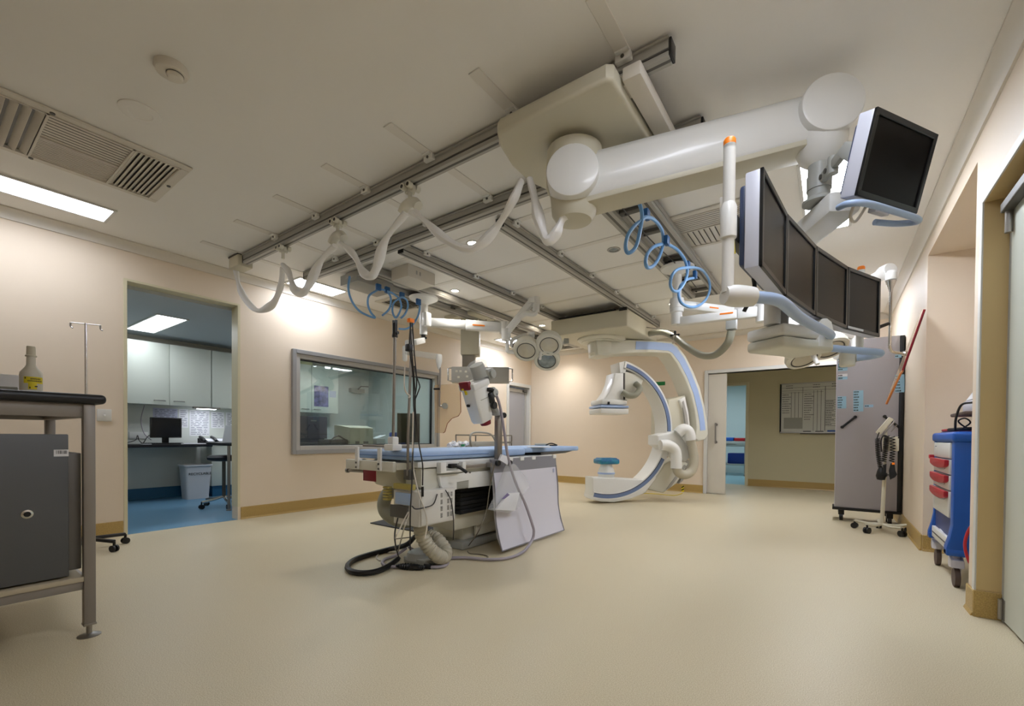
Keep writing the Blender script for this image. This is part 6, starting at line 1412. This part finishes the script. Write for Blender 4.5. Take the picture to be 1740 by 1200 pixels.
# ================================================================== TALL MOBILE CABINET
cx0, cx1, cyf = .045, .652, 6.75
o = empty('mobile_cabinet', (.33, 6.9, 0), 'tall grey mobile cabinet with blue shelf labels in the right corner', 'cabinet')
b = new(); add_box(b, (cx0, cyf+.012, .15), (cx1-.02, cyf+.3, 2.2), .004); obj('carcass', b, 'lilac_white', o)
b = new(); add_box(b, (cx1-.022, cyf+.0, .15), (cx1+.02, cyf+.3, 2.2), .003); add_box(b, (cx0-.02, cyf-.02, .135), (cx1+.02, cyf+.3, .165), .003); obj('edge_frame', b, 'black', o)
xm = (cx0+cx1)/2
b = new(); add_box(b, (cx0+.003, cyf-.008, .168), (cx1-.025, cyf+.012, 2.2), .002); dl = obj('front_door', b, 'cabinet_grey', o)
def bar(p, q):
    b = new(); add_tube(b, [onY(*p, cyf-.03), onY(*q, cyf-.03)], .013, 10, smooth=False)
    for e in (p, q): k = onY(*e, cyf-.008); add_cyl(b, k, k+V(0, -.03, 0), .018, .018, 12)
    obj('door_handle', b, 'black', dl)
bar((1431, 726), (1453, 709)); bar((1503, 708), (1528, 726))
random.seed(4)
def labels(x0, x1, y0, dy, n, white=(), pale=False):
    for k in range(n):
        a, c = onY(x0, y0+k*dy, cyf-.01), onY(x1, y0+k*dy+dy*.92, cyf-.01)
        b = new(); add_box(b, (a.x, cyf-.0095, c.z), (c.x, cyf-.008, a.z)); t = obj('shelf_label', b, 'paper' if k in white else 'tag_blue', dl, False)
        b = new(); h = a.z-c.z; m = (a.z+c.z)/2; u = a.x+.004
        while u < a.x+(c.x-a.x)*.48: e = u+random.uniform(.004, .012); add_box(b, (u, cyf-.0102, m-h*.2), (e, cyf-.0094, m+h*.2)); u = e+.003
        obj('label_print', b, 'ink', t, False)
labels(1424, 1440, 608, 4.45, 5, (1,)); labels(1424, 1440, 636, 4.6, 2, (0,)); labels(1423, 1438, 674, 4.1, 5); labels(1450, 1467, 664, 4.45, 8); labels(1469, 1484, 688, 4.5, 1); labels(1521, 1532, 603, 5, 1); labels(1521, 1537, 637, 5.0, 6)
for x in (cx0+.07, cx1-.08):
    for y in (cyf+.05, cyf+.25):
        b = new(); add_cyl(b, (x-.018, y+.015, .045), (x+.018, y+.015, .045), .045, .045, 18); add_box(b, (x-.03, y-.02, .07), (x+.03, y+.04, .138), .006); obj('castor', b, 'black', o)
# ================================================================== BLOOD PRESSURE STAND
sx3, sy3 = .46, 6.22
o = empty('blood_pressure_stand', (sx3, sy3, 0), 'cream gauge stand on castors with coiled black tubes before the grey cabinet', 'medical stand')
q1 = onY(1507, 815, sy3-.02)
b = new(); add_cyl(b, (sx3, sy3, .08), (sx3+.015, sy3, .62), .019, .017); add_cyl(b, (sx3+.015, sy3, .6), (sx3+.02, sy3, 1.2), .0125); obj('pole', b, 'device_beige', o)
b = new(); add_cyl(b, (sx3+.015, sy3, .6), (sx3+.015, sy3, .64), .024); kq = V(sx3+.05, sy3-.01, .62); add_cyl(b, (sx3+.02, sy3, .62), kq, .007); add_disc(b, kq, (1, 0, 0), .02, .02, 12); obj('collar', b, 'alu_dark', o)
for k in range(5):
    a = math.radians(20+72*k); e = V(sx3+.24*math.cos(a), sy3+.24*math.sin(a), .09); m = V(sx3+.12*math.cos(a), sy3+.12*math.sin(a), .075)
    b = new(); add_tube(b, [(sx3, sy3, .085), m, e], .02, 8, flat=.7); lg = obj('base_leg', b, 'device_beige', o)
    b = new()
    for s_ in (-1, 1): add_cyl(b, e+V(math.sin(a)*.005*s_, -math.cos(a)*.005*s_, -.058), e+V(math.sin(a)*.024*s_, -math.cos(a)*.024*s_, -.058), .032, .032, 16)
    add_cyl(b, e+V(0, 0, -.058), e+V(0, 0, .0), .01); obj('castor', b, 'black', lg)
gp = onY(1503, 724, sy3); gd = (onY(1511, 713, sy3)-onY(1492, 735, sy3)).normalized(); gx_ = V(0, -1, 0); gu = gd.cross(gx_).normalized()
b = new(); add_obox(b, gp, gd, gx_, gu, .2, .05, .05, .008); obj('gauge_head', b, 'device_beige', o)
b = new(); add_obox(b, gp-gx_*.0+gu*-.03 if False else gp+V(.03, 0, -.03), gd, gx_, gu, .19, .04, .015, .004); add_tube(b, [onY(1524, 722, sy3), onY(1514, 734, sy3)], .006, 6, smooth=False); obj('gauge_glass', b, 'steel', o)
b = new(); a_, c_ = onY(1500, 742, sy3+.02), onY(1527, 767, sy3+.02); add_box(b, (a_.x, sy3-.01, c_.z), (c_.x, sy3+.06, a_.z), .01); obj('control_box', b, 'device_beige', o)
b = new(); k_ = onY(1527, 744, sy3); add_disc(b, k_, (0, -1, 0), .008, .02, 10); obj('box_knob', b, 'black', o)
def coil(pts, r, turns, rc, m, nm='coiled_tube'):
    P = spline(pts, 40); n = turns*14; out = []
    for i in range(n+1):
        t = i/n*(len(P)-1); k = min(int(t), len(P)-2); c = P[k].lerp(P[k+1], t-k); a = 2*math.pi*turns*i/n
        out.append(c+V(math.cos(a)*rc, math.sin(a)*rc, 0))
    b = new(); add_tube(b, out, r, 5, smooth=False); obj(nm, b, m, o)
yy = sy3-.05
coil([onY(1491, 745, yy), onY(1492, 770, yy), onY(1496, 795, yy)], .0055, 16, .018, 'black')
coil([onY(1507, 741, yy), onY(1505, 760, yy), onY(1502, 785, yy)], .0055, 14, .02, 'black')
coil([onY(1516, 742, yy), onY(1517, 765, yy), onY(1515, 785, yy)], .0055, 9, .02, 'black')
b = new(); add_tube(b, [onY(1494, 735, yy), onY(1492, 740, yy), onY(1490, 746, yy)], .006, 6); add_tube(b, [onY(1498, 768, yy), onY(1497, 750, yy), onY(1501, 741, yy), onY(1507, 741, yy)], .007, 6); obj('tube_lead', b, 'black', o)
b = new(); p = onY(1497, 808, yy); add_lathe(b, p+V(0, 0, -.055), [(0, 0), (.035, .01), (.045, .05), (.035, .1), (.02, .14), (0, .15)]); obj('inflation_bulb', b, 'black', o)
b = new(); add_prism(b, [onY(x, y, yy) for x, y in ((1513, 788), (1519, 784), (1521, 800), (1524, 806), (1520, 811), (1512, 815), (1510, 800))], (0, -.05, 0), .012, 2); add_prism(b, [onY(x, y, yy) for x, y in ((1500, 790), (1506, 788), (1505, 808), (1500, 811))], (0, -.04, 0), .01, 2); obj('cuff', b, 'black_soft', o)
b = new(); p = onY(1518, 788, yy-.055); add_box(b, p-V(.012, .004, .012), p+V(.012, .004, .012), .002); obj('orange_tag', b, 'orange', o)

# ================================================================== BLUE CART IN THE NICHE
o = empty('crash_cart', (.9, 4.55, 0), 'blue cart with red handled white drawers standing in the niche', 'cart')
kx, ky0, ky1 = .675, 4.16, 4.88
b = new(); add_box(b, (kx+.01, ky0+.02, .3), (1.15, ky1-.02, .99), .012); obj('body', b, 'cart_navy', o)
for y0, y1 in ((ky0, ky0+.085), (ky1-.05, ky1)):
    b = new(); add_prism(b, [(x, y0, z) for x, z in ((kx, .99), (kx, .42), (kx-.012, .34), (kx-.03, .27), (kx-.03, .225), (kx+.2, .215), (kx+.16, .3), (kx+.14, .99))], (0, y1-y0, 0), .01, 2); obj('corner_post', b, 'cart_blue', o)
b = new(); add_box(b, (.98, ky0, .22), (1.16, ky0+.06, .99), .01); obj('corner_post', b, 'cart_blue', o)
for u, v in ((ky0-.005, ky0+.09), (ky1-.06, ky1+.005)): b = new(); add_box(b, (kx-.03, u, .215), (1.16, v, .26), .01); obj('base_bumper', b, 'cart_blue', o)
b = new(); add_box(b, (kx-.012, ky0-.012, .985), (1.18, ky1+.012, 1.055), .02, 3); obj('top', b, 'cart_blue', o)
b = new(); add_box(b, (kx+.03, ky0+.05, 1.05), (1.14, ky1-.05, 1.062), .004); obj('top_mat', b, 'cart_navy', o)
zs = [.985, .865, .755, .645, .455]
for i in range(4):
    b = new(); add_box(b, (kx-.008, ky0+.09, zs[i+1]+.004), (kx+.3, ky1-.055, zs[i]-.004), .008); d = obj('drawer', b, 'cart_white', o)
    if i:
        b = new(); ym = (ky0+.09+ky1-.055)/2; hw = (ky1-ky0-.145)/2*.96; zt = zs[i]-.004
        A = [(kx-.008, ym-hw, zt), (kx-.008, ym+hw, zt)]+[(kx-.008, ym+hw*math.cos(t), zt-.035-.03*math.sin(t)) for t in [math.pi*k/10 for k in range(11)]]
        add_prism(b, A, (-.025, 0, 0), .005, 2); obj('drawer_handle', b, 'red', d)
        b = new(); A = [(kx-.009, ym+hw*.6*math.cos(t), zt-.06-.018*math.sin(t)) for t in [math.pi*k/8 for k in range(9)]]; add_prism(b, A, (-.004, 0, 0)); obj('handle_recess', b, 'med_grey', d)
    else:
        b = new()
        for k in range(6): add_box(b, (kx-.0085, ky1-.14+k*.009-.02, .948), (kx-.0078, ky1-.134+k*.009-.02, .954))
        obj('drawer_print', b, 'ink_soft', d)
b = new(); add_box(b, (kx-.03, ky1-.03, .85), (kx, ky1+.02, .882), .006); obj('lock_tab', b, 'red', o)
b = new(); add_box(b, (kx-.01, ky0+.1, .26), (1.1, ky1-.06, .29), .006); add_box(b, (kx-.012, ky0+.1, .235), (kx+.01, ky1-.06, .32), .004); obj('lower_tray', b, 'cart_white', o)
b = new(); add_box(b, (kx-.0135, ky0+.12, .272), (kx-.011, ky1-.08, .282)); obj('tray_slot', b, 'alu_dark', o)
b = new(); add_box(b, (kx+.02, ky1-.2, .322 if False else .3), (kx+.25, ky1-.08, .44), .006); bx3 = single('boxed_supply', b, 'cart_white', 'white perforated box on the lower tray of the blue cart', 'box')
b = new(); add_box(b, (kx+.05, ky0+.12, .3), (kx+.3, ky1-.24, .42), .02, 3); single('dark_pouch', b, 'black_soft', 'black pouch on the lower tray of the blue cart', 'pouch')
b = new(); add_prism(b, [(kx+.0, ky0+.1, .3), (kx+.0, ky1-.25, .325), (kx+.03, ky1-.25, .33), (kx+.05, ky0+.1, .305)], (.05, 0, 0), .003); single('folded_paper', b, 'paper', 'folded white paper at the front of the blue cart lower tray', 'papers')
for y, tl_ in ((ky0+.06, 1), (ky1-.02, 1)):
    for x in (kx+.03, 1.08):
        b = new(); add_cyl(b, (x-.012, y, .062), (x+.016, y, .062), .062, .062, 24)
        cs = obj('castor', b, 'wheel', o)
        b = new(); add_prism(b, [(x-.035, y+u, z) for u, z in ((-.05, .135), (-.045, .185), (.03, .21), (.045, .15), (.02, .125))], (.07, 0, 0), .008, 2); add_cyl(b, (x, y, .15), (x, y, .23), .02); add_box(b, (x+.018, y-.015, .05), (x+.024, y+.015, .16), .003); obj('fork', b, 'lilac_white', cs)
# things on the cart
b = new(); add_box(b, (kx+.03, ky1-.3, 1.063), (kx+.17, ky1-.06, 1.085), .012, 2); single('red_pouch', b, 'red', 'red pouch lying on top of the blue cart', 'pouch')
b = new(); add_tube(b, [(.70, 4.5, 1.075), (.78, 4.35, 1.08), (.95, 4.3, 1.08), (1.1, 4.3, 1.08), (1.12, 4.4, 1.07)], .012, 8); add_tube(b, [(.74, 4.32, 1.08), (.77, 4.28, 1.12), (.74, 4.26, 1.15), (.71, 4.27, 1.13), (.75, 4.3, 1.09), (.8, 4.3, 1.07)], .005, 6); single('cable_coil', b, 'black', 'black cable lying coiled on top of the blue cart', 'cable')
o = empty('defibrillator', (1.0, 4.35, 1.28), 'white wedge shaped device on a dark shelf above the blue cart', 'medical device')
b = new(); add_prism(b, [(x, 4.2, z) for x, z in ((.79, 1.285), (1.2, 1.285), (1.2, 1.57), (.95, 1.57))], (0, .35, 0), .012, 2); obj('device_body', b, 'bin_white', o)
b = new(); add_box(b, (.825, 4.195, 1.305), (1.0, 4.2, 1.33)); obj('dark_band', b, 'label_blue', o)
o = empty('device_shelf', (1.0, 4.35, 1.06), 'dark shelf on a post at the back of the blue cart', 'shelf')
b = new(); add_box(b, (.72, 4.18, 1.17), (1.25, 4.6, 1.195), .01); obj('shelf_board', b, 'wheel', o); b = new(); add_box(b, (.78, 4.2, 1.196), (1.25, 4.58, 1.284), .02, 2); obj('shelf_tray', b, 'lilac_white', o); b = new(); add_cyl(b, (1.1, 4.4, 1.056), (1.1, 4.4, 1.17), .025); obj('post', b, 'steel', o)
b = new(); add_tube(b, [(.7, 4.3, 1.07), (.695, 4.25, 1.15), (.71, 4.2, 1.235), (.75, 4.17, 1.25), (.79, 4.165, 1.245)], .007, 8); add_tube(b, [(.77, 4.165, 1.247), (.8, 4.165, 1.24), (.86, 4.165, 1.235)], .02, 10); single('probe_lead', b, 'black', 'black lead with thick plug arching above the blue cart', 'cable')
# bucket stand and red cord beside the cart
ux, uy = .93, 3.96
o = empty('bucket_stand', (ux, uy, 0), 'white bucket on a black wheeled frame between blue cart and door pier', 'bucket')
b = new(); add_lathe(b, (ux, uy, .24), [(0, 0), (.12, 0), (.15, .2), (.185, .225), (.185, .24), (.145, .235), (.115, .02), (0, .02)], (0, 0, 1), 28); obj('bucket', b, 'cart_white', o)
b = new(); add_lathe(b, (ux, uy, .16), [(.02, 0), (.13, .02), (.13, .08), (.02, .08)]); add_cyl(b, (ux, uy, .06), (ux, uy, .18), .025); obj('frame', b, 'black', o)
for k in range(5):
    a = math.radians(30+72*k+10); e = V(ux+.19*math.cos(a), uy+.17*math.sin(a), .06); b = new(); add_tube(b, [(ux, uy, .1), e], .014, 8, smooth=False); add_cyl(b, e+V(-.012, 0, -.03), e+V(.012, 0, -.03), .03, .03, 14); obj('castor', b, 'black', o)
b = new(); add_tube(b, [onY(1680, 875, 3.85), onY(1668, 883, 3.83), onY(1650, 895, 3.82), onY(1640, 920, 3.8), onY(1643, 945, 3.78), onY(1655, 968, 3.77), onY(1668, 978, 3.77)], .008, 8); single('air_line', b, 'red', 'red cord bowed over the white bucket beside the blue cart', 'cord')
